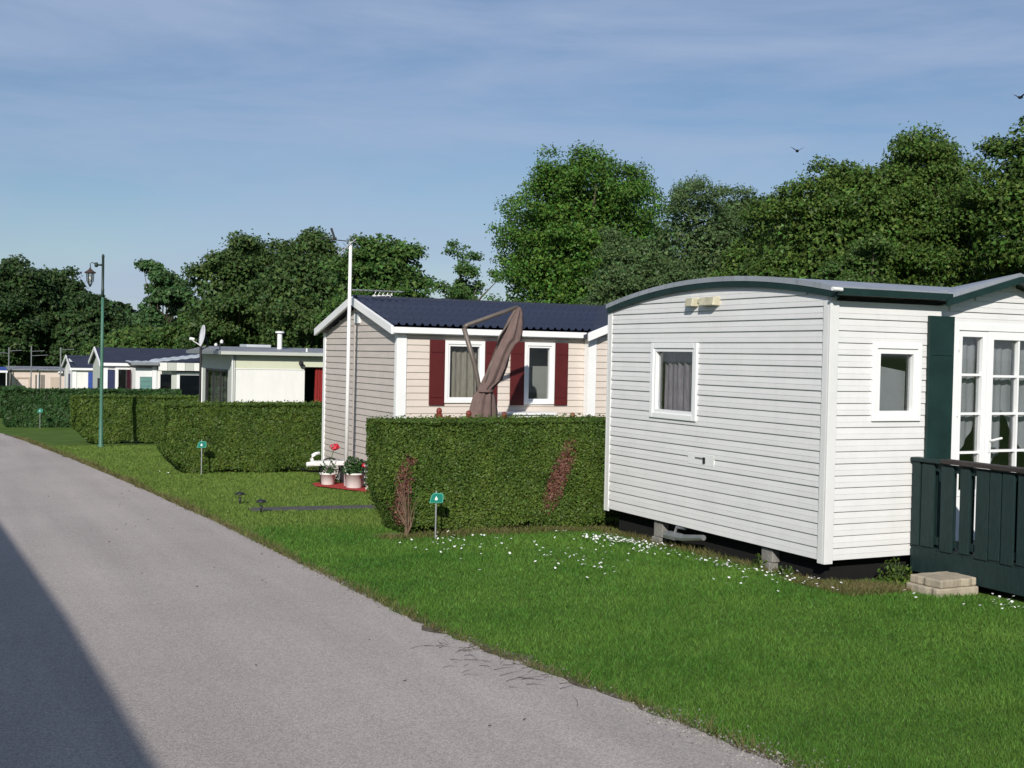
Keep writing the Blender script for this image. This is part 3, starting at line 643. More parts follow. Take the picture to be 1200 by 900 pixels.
# ------------------------------------------------------------ folded cantilever parasol
px_, py_ = 6.98, 15.2
ps = thing('parasol', 'folded mauve brown cantilever parasol in front of the cream home', 'parasol', (px_, py_, gz(px_, py_)))
elbow = (6.63, py_, 2.045); tip = (7.46, py_, 2.365); kn = (6.93, py_, 1.02)
b = MB(); b.tube([(7.00, py_, gz(7, py_)), (6.98, py_, .70), kn, (6.80, py_, 1.55), elbow], .034, 10); b.build('pole', M['polebronze'], ps, smooth=True)
b = MB(); b.tube([elbow, (6.68, py_, 2.085), (7.1, py_, 2.235), tip], .031, 10); b.build('arm', M['polebronze'], ps, smooth=True)
b = MB(); b.tube([(7.47, py_-.03, 2.36), (7.16, py_-.05, 1.93), (7.02, py_-.06, 1.55), (6.95, py_-.05, 1.28)], .018, 8); b.build('strut', M['polebronze'], ps, smooth=True)
b = MB(); b.box(6.55, 7.45, py_-.45, py_+.45, gz(7, py_)-.02, gz(7, py_)+.06); b.build('base', M['concrete'], ps, bevel=.02)
PSC = .93; sec = [(7.468, 2.36, .02, .02), (7.455, 2.30, .06, .04), (7.42, 2.18, .10, .06), (7.385, 2.03, .135, .075), (7.355, 1.91, .150, .085), (7.29, 1.85, .125, .08), (7.212, 1.69, .120, .08), (7.145, 1.51, .140, .09), (7.072, 1.325, .140, .085), (6.985, 1.215, .105, .07), (6.965, 1.165, .095, .07), (6.951, 1.08, .145, .09), (6.938, .90, .18, .10), (6.940, .65, .195, .11), (6.95, .38, .19, .11)]
mb = MB(); n = 44; vs = []
for j, (xx, zz, a, bdp) in enumerate(sec):
    for k in range(n):
        t = 2*math.pi*k/n; pl_ = PSC*(1 + .26*math.sin(7*t + .35*j) + .10*math.sin(16*t+j))
        vs.append((xx + a*pl_*math.cos(t) , py_ - .03 + bdp*pl_*math.sin(t), zz + .03*math.sin(3*t+j*.4)*(1 if 0 < j else 0)))
fs = [(j*n+k, j*n+(k+1) % n, (j+1)*n+(k+1) % n, (j+1)*n+k) for j in range(len(sec)-1) for k in range(n)]
mb.add(vs, fs); cn = mb.build('canopy', M['canvas'], ps, smooth=True)
b = MB(); b.lathe((6.955, py_-.03, 1.165), [(.098, -.02), (.118, -.012), (.118, .012), (.098, .02)], 20); b.build('tie_strap', M['canvas'], cn)
# ------------------------------------------------------------ terrace fence posts behind the near hedge
tf = thing('terrace_fence', 'low red brown wooden fence with pointed posts behind the nearest hedge', 'fence', (5.62, 13.6, gz(5.6, 13.6)))
for i, (x, z, mt) in enumerate(((5.62, 1.01, 'redwood'), (6.02, .975, 'redwood'), (6.515, .955, 'redwood'), (7.505, .945, 'brownwood'), (8.5, .94, 'brownwood'))):
    b = MB(); g0 = gz(x, 13.6)-.02; b.lathe((x, 13.6, 0), [(.0, g0), (.035, g0), (.035, z-.13), (.045, z-.11), (.045, z-.085), (.03, z-.075), (.038, z-.045), (.028, z-.012), (.002, z)], 10); b.build('post', M[mt], tf, smooth=False)
for a, c_, za, zc in ((5.65, 5.99, .90, .875), (6.05, 6.48, .80, .80), (6.55, 7.47, .80, .80), (7.54, 8.47, .80, .80)):
    b = MB(); b.add([(a, 13.58, za-.06), (c_, 13.58, zc-.06), (c_, 13.62, zc-.06), (a, 13.62, za-.06), (a, 13.58, za), (c_, 13.58, zc), (c_, 13.62, zc), (a, 13.62, za)], [(0,3,2,1),(4,5,6,7),(0,1,5,4),(1,2,6,5),(2,3,7,6),(3,0,4,7)]); b.build('rail', M['brownwood'], tf)
cb = thing('storage_cabinet', 'white garden cabinet standing against the cream home below its windows', 'cabinet', (8.15, 16.3, gz(8.15, 16.3)))
b = MB(); b.box(7.72, 8.58, 16.12, 16.52, gz(8.1, 16.3)-.02, .77); b.build('body', M['whitepaint'], cb, bevel=.01)
b = MB(); b.box(7.69, 8.61, 16.09, 16.53, .771, .805); b.build('lid', M['whitepaint'], cb, bevel=.008)
for a in (7.75, 8.16): part('door', M['whitepaint'], cb, 'y', 16.12, (a, a+.39, .001, .015, -.35, .66))

# ------------------------------------------------------------ white mast with aerials
ms = thing('aerial_mast', 'tall white mast with television aerials at the taupe gable', 'mast', (5.9, 18.09, gz(5.9, 18.1)))
b = MB(); b.tube([(5.9, 18.11, gz(5.9, 18.1)-.03), (5.9, 18.07, 3.42)], [.033, .026], 12); b.build('pole', M['plastic_white'], ms, smooth=True)
def yagi(name, parent, a, bb, n, ln, up, r, material, fold=False):
    a, bb = Vector(a), Vector(bb); d = (bb-a).normalized(); s = d.cross(Vector(up)).normalized()
    mb = MB(); mb.tube([a, bb], r, 6)
    for i in range(n):
        p = a.lerp(bb, .1+.88*i/(n-1)); l = ln*(1-.35*i/(n-1)); mb.tube([p-s*l, p+s*l], r*.6, 5)
    return mb.build(name, material, parent)
yagi('aerial', ms, (5.93, 18.05, 2.66), (6.77, 18.0, 2.66), 10, .17, (0, 0, 1), .011, M['steel'])
b = MB()
for i in range(5):
    x = 6.28+i*.07; b.tube([(x, 18.03, 2.57), (x+.05, 18.03, 2.66)], .006, 5)
b.tube([(6.26, 18.03, 2.575), (6.60, 18.03, 2.60)], .010, 6); b.build('aerial', M['plastic_white'], ms)
yagi('aerial', ms, (5.97, 18.02, 3.46), (5.72, 18.1, 3.22), 5, .11, (0, 1, 0), .010, M['steel'])
yagi('aerial', ms, (5.95, 18.06, 3.42), (5.42, 18.22, 3.46), 7, .09, (0, 0, 1), .008, M['black'])
b = MB(); b.tube([(5.66, 18.12, 3.44), (5.60, 18.14, 3.62)], .018, 6); b.build('dipole', M['black'], ms)

# ------------------------------------------------------------ planting corner at the cream gable end
patch('gravel_bed', [(5.42, 18.25), (5.55, 18.75), (5.95, 18.95), (6.14, 18.6), (6.14, 16.7), (5.95, 16.75), (5.80, 17.3)], 0.014, M['redmat'], 'red gravel bed under the flower pots', 'gravel bed', fray=.012)
def flowerpot(x, y, r, h, label, bush, flower):
    g0 = gz(x, y)+.015; t = thing('flower_pot', label, 'flower pot', (x, y, g0), 'white pots on the red gravel')
    b = MB(); b.lathe((x, y, g0), [(0, 0), (r*.78, 0), (r*.82, .01), (r*.98, h-.03), (r*1.06, h-.03), (r*1.08, h), (r*.97, h), (r*.93, h-.05), (0, h-.05)], 24); b.build('pot', M['pot'], t, smooth=True)
    rg = np.random.default_rng(int(x*100)); n = bush
    d = unit(rg.normal(size=(n, 3))); d[:, 2] = np.abs(d[:, 2])
    P = np.array([x, y, g0+h]) + d*np.array([r*1.35, r*1.35, r*1.7])*rg.uniform(.3, 1, n)[:, None]
    quads('foliage', leaves(rg, P, d, .055, .75, .9), M['hedgedark'], t)
    st = MB()
    for (dx, dy, dz_) in flower:
        st.tube([(x, y, g0+h-.03), (x+dx*.5, y+dy*.5, g0+h+dz_*.55), (x+dx, y+dy, g0+h+dz_)], .006, 5)
    if flower: st.build('stem', M['stem'], t)
    for (dx, dy, dz_) in flower:
        d = unit(rg.normal(size=(60, 3))); P = np.array([x+dx, y+dy, g0+h+dz_]) + d*np.array([.07, .07, .045])
        quads('flower', leaves(rg, P, d, .05, .8, .4), M['flower'], t)
flowerpot(5.70, 18.42, .125, .19, 'smaller white pot with one tall red geranium', 60, [(.07, -.1, .42)])
flowerpot(5.93, 17.78, .155, .235, 'larger white pot with a leafy green bush on red gravel', 420, [(.16, -.1, .12)])
ct = thing('garden_cart', 'white wooden ornamental cart with curled shaft beside the taupe gable', 'cart', (5.75, 18.7, gz(5.75, 18.7)))
b = MB(); b.box(5.52, 6.06, 18.55, 18.72, -.175, -.10); b.tube([(5.40, 18.62, -.155), (5.55, 18.62, -.14)], [.04, .05], 8); b.build('shaft', M['plastic_white'], ct, bevel=.01)
b = MB(); b.tube([(5.50, 18.62, -.12), (5.485, 18.62, -.06), (5.50, 18.62, -.01), (5.55, 18.62, .02), (5.62, 18.62, .03)], [.03, .03, .03, .027, .024], 8); b.build('handle', M['plastic_white'], ct, smooth=True)
for x in (5.66, 6.0):
    b = MB(); b.box(x-.02, x+.02, 18.6, 18.66, gz(x, 18.6)-.01, -.176); b.build('leg', M['black'], ct)
b = MB(); ring = [(5.83+.17*math.cos(i/20*2*math.pi), 18.76, -.26+.19*math.sin(i/20*2*math.pi)) for i in range(21)]; b.tube(ring, .014, 6)
for i in range(6):
    a = i*math.pi/6; b.tube([(5.83-.17*math.cos(a), 18.76, -.26-.19*math.sin(a)), (5.83+.17*math.cos(a), 18.76, -.26+.19*math.sin(a))], .008, 5)
b.build('wheel', M['black'], ct)
sp = thing('slatted_stand', 'small white and black slatted plant stand half hidden by the hedge', 'plant stand', (6.06, 17.2, gz(6.06, 17.2)))
for k in range(4):
    z = gz(6.06, 17.2)+.10+k*.09
    b = MB(); b.box(5.98, 6.13, 16.95, 17.45, z, z+.05); b.build('slat', M['plastic_white'], sp)
    b = MB(); b.box(5.95, 6.12, 16.93, 17.47, z+.051, z+.075); b.build('tread', M['black'], sp)
for yy in (16.98, 17.40):
    b = MB(); b.box(6.0, 6.11, yy, yy+.04, gz(6.06, 17.2), gz(6.06, 17.2)+.099); b.build('leg', M['pot'], sp)

# ============================================================ HEDGES
def hedge(label, x0, x1, y0, th, ztop, leaf, lsize, count, taper=.45, seed=1, dead=(), rough=.018, gaps=0.10, group='clipped hedges between the plots', stems=True, kindmat='hedge', endface=True):
    rg = np.random.default_rng(seed); g0 = gz((x0+x1)/2, y0)
    t = thing('hedge', label, 'hedge', (x0+.4, y0+th/2, gz(x0+.4, y0)), group)
    H_ = ztop-g0
    def left(zn): return x0 + taper*np.clip(1-zn/.42, 0, 1)**1.4       # foliage recedes towards the foot of the free end
    def bump(a, b, k): return rough*(np.sin(a*1.7+k+1.3*np.sin(b*2.9+a*.7))*np.sin(b*3.1+k*2+np.sin(a*2.3)) + .7*np.sin(a*5.3+k+2*np.sin(b*4.7+1.1*a))*np.sin(b*6.1+1.7*np.sin(a*3.9)) + .5*np.sin(a*11.3+2*np.sin(b*9.1))*np.sin(b*12.7+1.9*np.sin(a*8.3)))
    # dense woody heart
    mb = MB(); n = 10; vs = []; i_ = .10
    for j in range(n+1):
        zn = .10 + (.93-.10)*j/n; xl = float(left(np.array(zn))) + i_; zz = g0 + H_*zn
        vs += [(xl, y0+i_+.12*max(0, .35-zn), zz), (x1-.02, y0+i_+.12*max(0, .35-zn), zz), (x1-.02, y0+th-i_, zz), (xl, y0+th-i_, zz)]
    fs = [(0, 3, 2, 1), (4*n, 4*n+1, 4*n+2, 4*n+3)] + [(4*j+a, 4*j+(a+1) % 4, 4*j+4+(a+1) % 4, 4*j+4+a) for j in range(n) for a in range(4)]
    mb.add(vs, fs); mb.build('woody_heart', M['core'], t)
    A = [(x1-x0)*H_*1.0, th*H_*1.2 if endface else .1, (x1-x0)*th*.75, (x1-x0)*H_*.22]; A = np.array(A)/sum(A)
    Ps = []; Ns = []
    # front
    m_ = int(count*A[0]); zn = rg.uniform(.03, 1, m_)**.95; xl = left(zn); xx = xl + (x1-xl)*rg.uniform(0, 1, m_)
    keep = rg.uniform(size=m_) < np.clip((zn-gaps*(.5+.5*np.sin(xx*5.3+seed)))/.10+.25, 0.05, 1); zn = zn[keep]; xx = xx[keep]; m_ = len(zn)
    rnd = np.clip((zn-.93)/.07, 0, 1)**2*.05 + .10*np.clip(.30-zn, 0, 1)
    yy = y0 + rnd + bump(xx, zn*H_, 1.0) + np.abs(rg.normal(0, .035, m_))
    Ps.append(np.stack([xx, yy, g0+H_*zn], 1)); Ns.append(np.tile([0, -1.0, .25], (m_, 1)))
    # free end
    m_ = int(count*A[1]); zn = rg.uniform(.05, 1, m_); yy = y0 + th*rg.uniform(0, 1, m_)
    xx = left(zn) + bump(yy, zn*H_, 2.0) + np.abs(rg.normal(0, .035, m_)) + np.clip((zn-.93)/.07, 0, 1)**2*.05
    Ps.append(np.stack([xx, yy, g0+H_*zn], 1)); Ns.append(np.tile([-1.0, 0, .25], (m_, 1)))
    # top, with a few shoots standing proud
    m_ = int(count*A[2]); xx = rg.uniform(x0, x1, m_); yy = y0+th*rg.uniform(0, 1, m_)
    zz = ztop + .4*bump(xx, yy, 3.0) - np.abs(rg.normal(0, .025, m_)) + (rg.uniform(size=m_) < .05)*rg.uniform(0, .055, m_)
    Ps.append(np.stack([xx, yy, zz], 1)); Ns.append(np.tile([0, -.2, 1.0], (m_, 1)))
    # back
    m_ = int(count*A[3]); zn = rg.uniform(.1, 1, m_); xx = left(zn)+(x1-left(zn))*rg.uniform(0, 1, m_)
    Ps.append(np.stack([xx, y0+th-bump(xx, zn, 4.0), g0+H_*zn], 1)); Ns.append(np.tile([0, 1.0, .2], (m_, 1)))
    P = np.concatenate(Ps); Q = np.concatenate(Ns)
    q = leaf3(rg, P, Q, lsize, .75, .55)
    isd = np.zeros(len(P), bool)
    for (xc, zc, rx, rz, lean) in dead:
        e_ = ((P[:, 0]-xc-lean*(P[:, 2]-zc))/rx)**2 + ((P[:, 2]-zc)/rz)**2
        isd |= (e_ < rg.uniform(.15, 1.7, len(P))) & (P[:, 1] < y0+.25)
    tris('foliage', q[~isd], M[kindmat], t)
    if dead:
        o = tris('dead_foliage', q[isd], M['deadleaf'], t); o['label'] = 'red brown patches of dead foliage'
    if stems:
        rs = random.Random(seed); x = x0+taper+.1
        while x < x1-.2:
            b = MB(); yy = y0+th*.5+rs.uniform(-.1, .1); gg = gz(x, yy)
            b.tube([(x, yy, gg-.03), (x+rs.uniform(-.05, .05), yy+rs.uniform(-.04, .04), gg+.18), (x+rs.uniform(-.12, .12), yy, gg+.42)], [.035, .028, .02], 6); b.build('stem', M['bark'], t); x += rs.uniform(.45, .7)
    return t
hd1 = hedge('nearest tall clipped hedge with two dead brown patches beside the white home', 4.42, 12.0, 12.05, .80, .925, None, .029, 250000, .26, 1,
      dead=((4.58, .12, .095, .38, .05), (6.50, .30, .125, .38, .34), (4.66, .50, .06, .05, 0)))
# bare dead shrub standing in the foot of that hedge
b = MB(); rs = random.Random(8)
for i in range(16):
    a = rs.uniform(-.10, .16); h_ = rs.uniform(.3, .75); x, y = 4.62, 12.03
    b.tube([(x+rs.uniform(-.02, .02), y, gz(x, y)-.02), (x+a*.25, y+rs.uniform(-.03, .03), gz(x, y)+h_*.35), (x+a*.8-.05, y+rs.uniform(-.05, .05), gz(x, y)+h_*.75), (x+a-.06+rs.uniform(-.05, .05), y+rs.uniform(-.05, .04), gz(x, y)+h_)], [.009, .006, .0035, .0015], 4)
b.build('dead_branches', M['twig'], hd1)
hedge('second clipped hedge with a green sign at its foot', 3.56, 8.8, 21.0, .85, .70, None, .043, 120000, .45, 2, rough=.02)
hedge('third clipped hedge behind the green lamp post', 3.09, 8.5, 31.0, .9, .44, None, .062, 60000, .50, 3, rough=.025)
hedge('fourth looser dark leaved hedge beside the lane bend', 2.0, 7.5, 41.0, 1.0, .25, None, .11, 26000, .1, 4, rough=.05, kindmat='hedgedark', gaps=0)
hedge('farthest hedge at the left where the lane disappears', 0.2, 3.2, 50.0, 1.2, .02, None, .13, 10000, .1, 5, rough=.06, kindmat='hedgedark', gaps=0)

# ============================================================ SMALL GARDEN THINGS
def sign(x, y, h, s, label, flat=0.0):
    g0 = gz(x, y); t = thing('marker_sign', label, 'sign', (x, y, g0), 'green marker signs on stakes')
    yaw = R(-18); c_, s_ = math.cos(yaw), math.sin(yaw)
    def P(u, v, d): return (x + u*c_ + d*s_, y + u*s_ - d*c_, g0 + v)
    b = MB(); b.tube([(x, y, g0-.05), (x, y, g0+h+.02)], .0095*max(1, s*.9), 8); b.build('stake', M['steel'], t)
    pts = [(-.075, 0), (.06, 0), (.075, .015), (.078, .085), (.065, .105), (-.02, .108), (-.05, .085)]
    def plate(k, d0, d1):
        mb = MB(); n = len(pts); cx, cy = .005, .054
        q = [(cx+(u-cx)*k*s, (cy+(v-cy)*k)*s) for u, v in pts]
        vs = [P(u, h-.11*s+v, d0) for u, v in q] + [P(u, h-.11*s+v, d1) for u, v in q]
        return mb.add(vs, [tuple(range(n)), tuple(range(n, 2*n))[::-1]] + [(i, (i+1) % n, n+(i+1) % n, n+i) for i in range(n)])
    r_ = plate(1.0, .012, .022).build('rim', M['signrim'], t); plate(.86, .0225, .026).build('plate', M['signgreen'], t)
    d = MB(); n = 14; vs = []
    for i in range(n):   # white drop mark on the plate
        a = 2*math.pi*i/n; rr_ = .017*s; u = rr_*math.sin(a)*(1 if math.cos(a) < 0 else max(.0, 1-math.cos(a)**1.0)); v = -rr_*math.cos(a+math.pi)*(1.9 if math.cos(a) > 0 else 1.0)
        vs.append(P(u+.0, h-.065*s+v, .0275))
    d.add(vs, [tuple(range(n))]); d.build('drop_mark', M['plastic_white'], t)
    return t
sign(4.86, 11.80, .50, 1.0, 'green water point sign with white drop at the nearest hedge')
sign(4.15, 20.72, .60, 1.05, 'green marker sign in front of the second hedge')
sign(3.02, 40.5, .62, 1.1, 'farthest small marker sign at the foot of the fourth hedge')
def gardenlamp(x, y, label):
    g0 = gz(x, y); t = thing('garden_lamp', label, 'garden lamp', (x, y, g0), 'small black path lamps on the lawn')
    b = MB(); b.tube([(x, y, g0-.03), (x, y, g0+.05), (x, y, g0+.10)], [.010, .014, .022], 10); b.build('stake', M['black'], t, smooth=True)
    b = MB(); b.lathe((x, y, g0), [(.0, .10), (.03, .10), (.03, .145), (.0, .145)], 14); b.build('lens', M['lampglass'], t)
    b = MB(); b.lathe((x, y, g0), [(.0, .141), (.062, .141), (.066, .148), (.05, .168), (.018, .176), (0, .177)], 18); b.build('cap', M['black'], t, smooth=True)
gardenlamp(3.665, 15.74, 'left one of two small black path lamps on the lawn')
gardenlamp(3.69, 14.70, 'right one of two small black path lamps, by the dark strip')

# ------------------------------------------------------------ green lamp post
lx, ly = 3.55, 29.5; g0 = gz(lx, ly)
lp = thing('street_lamp', 'tall slim green lamp post with hanging lantern', 'street lamp', (lx, ly, g0))
b = MB(); b.lathe((lx, ly, 0), [(.0, g0-.03), (.075, g0-.03), (.075, g0+.04), (.052, g0+.08), (.050, g0+.6), (.043, g0+.66), (.039, 1.5), (.032, 2.85), (.0, 2.85)], 16); b.build('post', M['lamppost'], lp, smooth=True)
b = MB(); b.lathe((lx, ly, 0), [(.0, 2.851), (.036, 2.851), (.036, 3.05), (.031, 3.06), (.030, 3.80), (.036, 3.81), (.025, 3.86), (0, 3.87)], 14); b.build('upper_post', M['lampdark'], lp, smooth=True)
b = MB(); b.tube([(lx, ly, 3.61), (lx-.12, ly, 3.61)], .022, 8); b.lathe((lx-.15, ly, 3.55), [(0, 0), (.035, .01), (.045, .06), (.035, .11), (0, .12)], 10)
b.tube([(lx-.15, ly, 3.61), (lx-.20, ly, 3.64), (lx-.25, ly, 3.665), (lx-.285, ly, 3.63), (lx-.285, ly, 3.52)], .011, 6); b.build('bracket', M['lampdark'], lp, smooth=True)
hx = lx-.285
lt = MB(); lt.lathe((hx, ly, 3.25), [(0, .29), (.02, .28), (.03, .25), (.075, .215), (.135, .175), (.125, .155), (.09, .15), (0, .15)], 14); lt = lt.build('lantern', M['copper'], lp, smooth=False)
b = MB()
for i in range(6):
    a = i*math.pi/3; b.tube([(hx+.085*math.cos(a), ly+.085*math.sin(a), 3.40), (hx+.075*math.cos(a), ly+.075*math.sin(a), 3.22), (hx+.03*math.cos(a), ly+.03*math.sin(a), 3.13)], .008, 5)
b.lathe((hx, ly, 3.08), [(0, 0), (.02, .01), (.035, .05), (0, .07)], 10); b.build('cage', M['lampdark'], lt)
b = MB(); b.lathe((hx, ly, 3.14), [(0, 0), (.035, .01), (.068, .09), (.078, .25), (0, .25)], 14); b.build('glass', M['lampglass'], lt, smooth=True)
b = MB(); b.lathe((hx, ly, 3.20), [(0, 0), (.022, .01), (.03, .08), (.018, .15), (0, .16)], 10); b.build('bulb', M['plastic_white'], lt, smooth=True)

# ============================================================ FLAT ROOFED CARAVAN behind the second hedge
c3 = thing('static_caravan', 'white flat roofed caravan behind the second hedge with red door curtain', 'caravan', (5.63, 25, gz(5.63, 25)), 'mobile homes along the lane')
A0, A1, B0, B1 = 5.63, 12.5, 25.0, 28.2; zb3 = -.62
o_ = [(7.18, 7.72, -.5, 1.335)]
wall(c3, 'y', B0, A0+.05, A1, zb3, 1.275, [(7.18, 7.72, -.5, 1.276)], M['offwhite'])
w3 = wall(c3, 'y', B0, A0+.05, A1, 1.277, 1.57, [(7.18, 7.72, 1.276, 1.335)], M['palegreen'], name='upper_panel'); w3['label'] = 'pale green band under the roof'
part('panel_trim', M['white'], c3, 'y', B0, (A0+.052, 7.17, .001, .012, 1.268, 1.284))
wall(c3, 'x', A0, B0, B1, zb3, 1.57, [(25.50, 27.72, -.35, 1.235)], M['palegrey'])
b = MB(); b.box(A0+.05, A1, B1-.05, B1, zb3, 1.57); b.build('wall', M['offwhite'], c3); b = MB(); b.box(A1-.05, A1, B0+.05, B1-.05, zb3, 1.57); b.build('wall', M['offwhite'], c3)
part('corner_trim', M['white'], c3, 'x', A0, (B0-.02, B0+.06, .001, .02, zb3, 1.56)); part('corner_trim', M['white'], c3, 'x', A0, (B1-.06, B1+.02, .001, .02, zb3, 1.56))
b = MB(); b.prism([(B0-.16, 1.60), (B0-.16, 1.655), (26.6, 1.745), (B1+.16, 1.655), (B1+.16, 1.60)], 'x', A0-.30, A1+.1); r3 = b.build('roof', M['felt'], c3)
b = MB(); b.box(A0-.31, A1+.1, B0-.20, B0-.161, 1.575, 1.64); b.build('edge_trim', M['palegrey'], r3); b = MB(); b.box(A0-.34, A0-.301, B0-.2, B1+.16, 1.575, 1.65); b.build('edge_trim', M['steel'], r3)
b = MB(); b.box(6.2, 6.75, 26.2, 26.9, 1.73, 1.80); b.build('roof_hatch', M['polyroof'], r3, bevel=.02)
b = MB(); b.lathe((6.86, 25.9, 1.68), [(0, 0), (.055, 0), (.055, .38), (.10, .385), (.10, .42), (0, .43)], 14); b.build('vent_pipe', M['plastic_white'], r3)
b = MB(); b.lathe((7.2, B0-.06, 1.65), [(0, 0), (.02, 0), (.02, .08), (0, .09)], 8); b.build('roof_stud', M['plastic_white'], r3)
window(c3, 'x', A0, 25.48, 27.74, -.36, 1.245, .05, fmat=M['black'], sash=.0, proud=.012, cols=3, rows=1, curt=M['blind'], glass=M['glass'], name='patio_window')
b = MB(); n = 16; vs = []
for i in range(n+1):
    x0_ = 7.40+.30*i/n; x1_ = 7.44+.26*i/n; d = B0+.10+.018*math.sin(i*1.7); vs += [(x0_, d, -.5), (x1_, d, 1.33)]
b.add(vs, [(2*i, 2*i+2, 2*i+3, 2*i+1) for i in range(n)]); b.build('curtain', M['redcurtain'], c3, smooth=True)
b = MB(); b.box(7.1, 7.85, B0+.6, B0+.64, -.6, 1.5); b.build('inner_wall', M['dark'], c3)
b = MB(); b.tube([(7.07, B0, 1.44), (7.07, B0-.09, 1.45)], .015, 6); b.lathe((7.07, B0-.10, 1.36), [(0, .1), (.05, .08), (.055, .04), (.03, 0), (0, 0)], 10); b.tube([(7.13, B0-.06, 1.36), (7.16, B0-.10, 1.30)], .03, 8); b.build('wall_lamp', M['black'], c3)
# satellite dish on its own pole
ds = thing('satellite_dish', 'pale satellite dish on a thin dark pole by the flat roofed caravan', 'satellite dish', (4.86, 24.5, gz(4.86, 24.5)))
b = MB(); b.tube([(4.86, 24.5, gz(4.86, 24.5)-.05), (4.86, 24.5, 1.72)], .024, 10); b.build('pole', M['black'], ds)
mb = MB(); n = 24; vs = []; ax = Vector((-.98, -.02, .14)).normalized(); s1 = ax.cross(Vector((0, 0, 1))).normalized(); s2 = ax.cross(s1); cc = Vector((4.93, 24.5, 1.94))
for j in range(6):
    r_ = .225*j/5
    for k in range(n): a = 2*math.pi*k/n; vs.append(cc + s1*r_*math.cos(a) + s2*r_*math.sin(a) + ax*(r_*r_*.9))
dd = mb.add(vs, [(j*n+k, j*n+(k+1) % n, (j+1)*n+(k+1) % n, (j+1)*n+k) for j in range(5) for k in range(n)]).build('dish', M['dishgrey'], ds, smooth=True)
sol = dd.modifiers.new('thickness', 'SOLIDIFY'); sol.thickness = .012
b = MB(); b.tube([cc-ax*.02, cc-ax*.07+Vector((0, 0, -.2)), (4.86, 24.5, 1.66)], .025, 8); b.build('mount', M['black'], ds)
fp = cc+ax*.30+Vector((0, 0, -.10)); b = MB(); b.tube([cc+Vector((0, 0, -.24)), fp], .010, 6); b.tube([fp, fp-ax*.09], .032, 8); b.build('receiver_arm', M['plastic_white'], ds)
sp2 = thing('floodlight', 'small white twin floodlight on the flat caravan roof edge', 'floodlight', (5.42, 25.3, 1.66))
b = MB(); b.tube([(5.42, 25.3, 1.655), (5.42, 25.3, 1.80)], .012, 6); b.tube([(5.32, 25.3, 1.76), (5.52, 25.3, 1.80)], .010, 6); b.build('stand', M['black'], sp2)
b = MB(); b.lathe((5.45, 25.28, 1.80), [(0, 0), (.03, .01), (.035, .06), (0, .09)], 10); b.build('lamp_head', M['plastic_white'], sp2); b = MB(); b.lathe((5.33, 25.28, 1.74), [(0, 0), (.03, .01), (.035, .05), (0, .07)], 10); b.build('lamp_head', M['plastic_white'], sp2)

# ============================================================ FARTHER HOMES
def gable_home(x0, x1, y0, y1, zb, ze, zr, wm, em, label, roofm, ovh=.12):
    t = thing('mobile_home', label, 'mobile home', (x0, y0, gz(x0, y0)), 'mobile homes along the lane'); ym = (y0+y1)/2
    b = MB(); b.box(x0+.05, x1, y0, y0+.05, zb, ze); b.build('wall', M[wm], t)
    b = MB(); b.prism([(y0, zb), (y1, zb), (y1, ze), (ym, zr-.08), (y0, ze)], 'x', x0, x0+.05); b.build('end_wall', M[em], t)
    b = MB(); b.prism([(y0+.05, zb), (y1, zb), (y1, ze), (ym, zr-.08), (y0+.05, ze)], 'x', x1-.05, x1); b.build('end_wall', M[em], t)
    b = MB(); b.box(x0+.05, x1-.05, y1-.05, y1, zb, ze); b.build('wall', M[wm], t)
    k = (zr-ze)/(ym-y0); oz = ze-k*ovh
    b = MB(); b.prism([(y0-ovh, oz+.03), (ym, zr+.03), (y1+ovh, oz+.03), (y1+ovh, oz-.04), (ym, zr-.05), (y0-ovh, oz-.04)], 'x', x0-.12, x1+.12); r_ = b.build('roof', M[roofm], t)
    b = MB(); b.box(x0-.12, x1+.12, y0-ovh-.03, y0-ovh-.001, oz-.07, oz+.035); b.build('fascia', M['white'], r_)
    for s in (0, 1):
        ya_, yb_ = (y0-ovh, ym) if s == 0 else (y1+ovh, ym)
        b = MB(); b.prism([(ya_, oz+.04), (yb_, zr+.05), (yb_, zr-.07), (ya_, oz-.08)], 'x', x0-.16, x0-.121); b.build('barge_board', M['whitepaint'], r_)
    c_ = MB(); c_.box(x0-.03, x0+.16, y0-.03, y0-.001, zb, ze); c_.build('corner_trim', M['white'], t)
    return t
h4 = gable_home(5.36, 13.0, 44.0, 47.2, -1.25, 1.13, 1.64, 'offwhite', 'palegrey', 'pale home with long dark blue roof and navy shutter beyond the lamp post', 'slateflat')
part('shutter', M['navy'], h4, 'y', 44.0, (5.49, 5.73, .002, .04, -.9, .89), bevel=.005)
window(h4, 'y', 43.97, 5.75, 6.24, -.95, 1.0, .085, proud=.02, sash=.02, glass=M['glassdark'], name='door', curt=M['beigecurtain'])
part('vent', M['black'], h4, 'x', 5.36, (44.9, 45.5, .002, .03, -.6, .55)); b = MB(); b.tube([(6.75, 45.1, 1.40), (6.75, 45.1, 1.60)], .03, 8); b.build('vent_pipe', M['slateflat'], h4)
AY = 42.5
def vx(x): return x*AY/38.0
def vz(z): return 1.67+(z-1.67)*AY/38.0
an = thing('veranda_annexe', 'white glazed veranda with pale corrugated roof in front of the long blue roof', 'veranda', (vx(5.57), AY, gz(vx(5.57), AY)))
def vp(name, mt, *bx): return part(name, mt, an, 'y', AY, *[(vx(a), vx(b_), c_, d_, vz(e_), vz(f_)) for (a, b_, c_, d_, e_, f_) in bx])
vp('front_panel', M['whitepaint'], (5.57, 5.70, -.04, 0, -1.0, 1.05), (5.70, 6.06, -.04, 0, .785, 1.05))
tp = vp('shutter_panel', M['teal'], (5.705, 6.055, -.03, -.01, -1.0, .78))
for k in range(12):
    z_ = vz(-.95+k*.145); part('slat', M['teal'], tp, 'y', AY, (vx(5.71), vx(6.05), -.009, .004, z_, z_+.13))
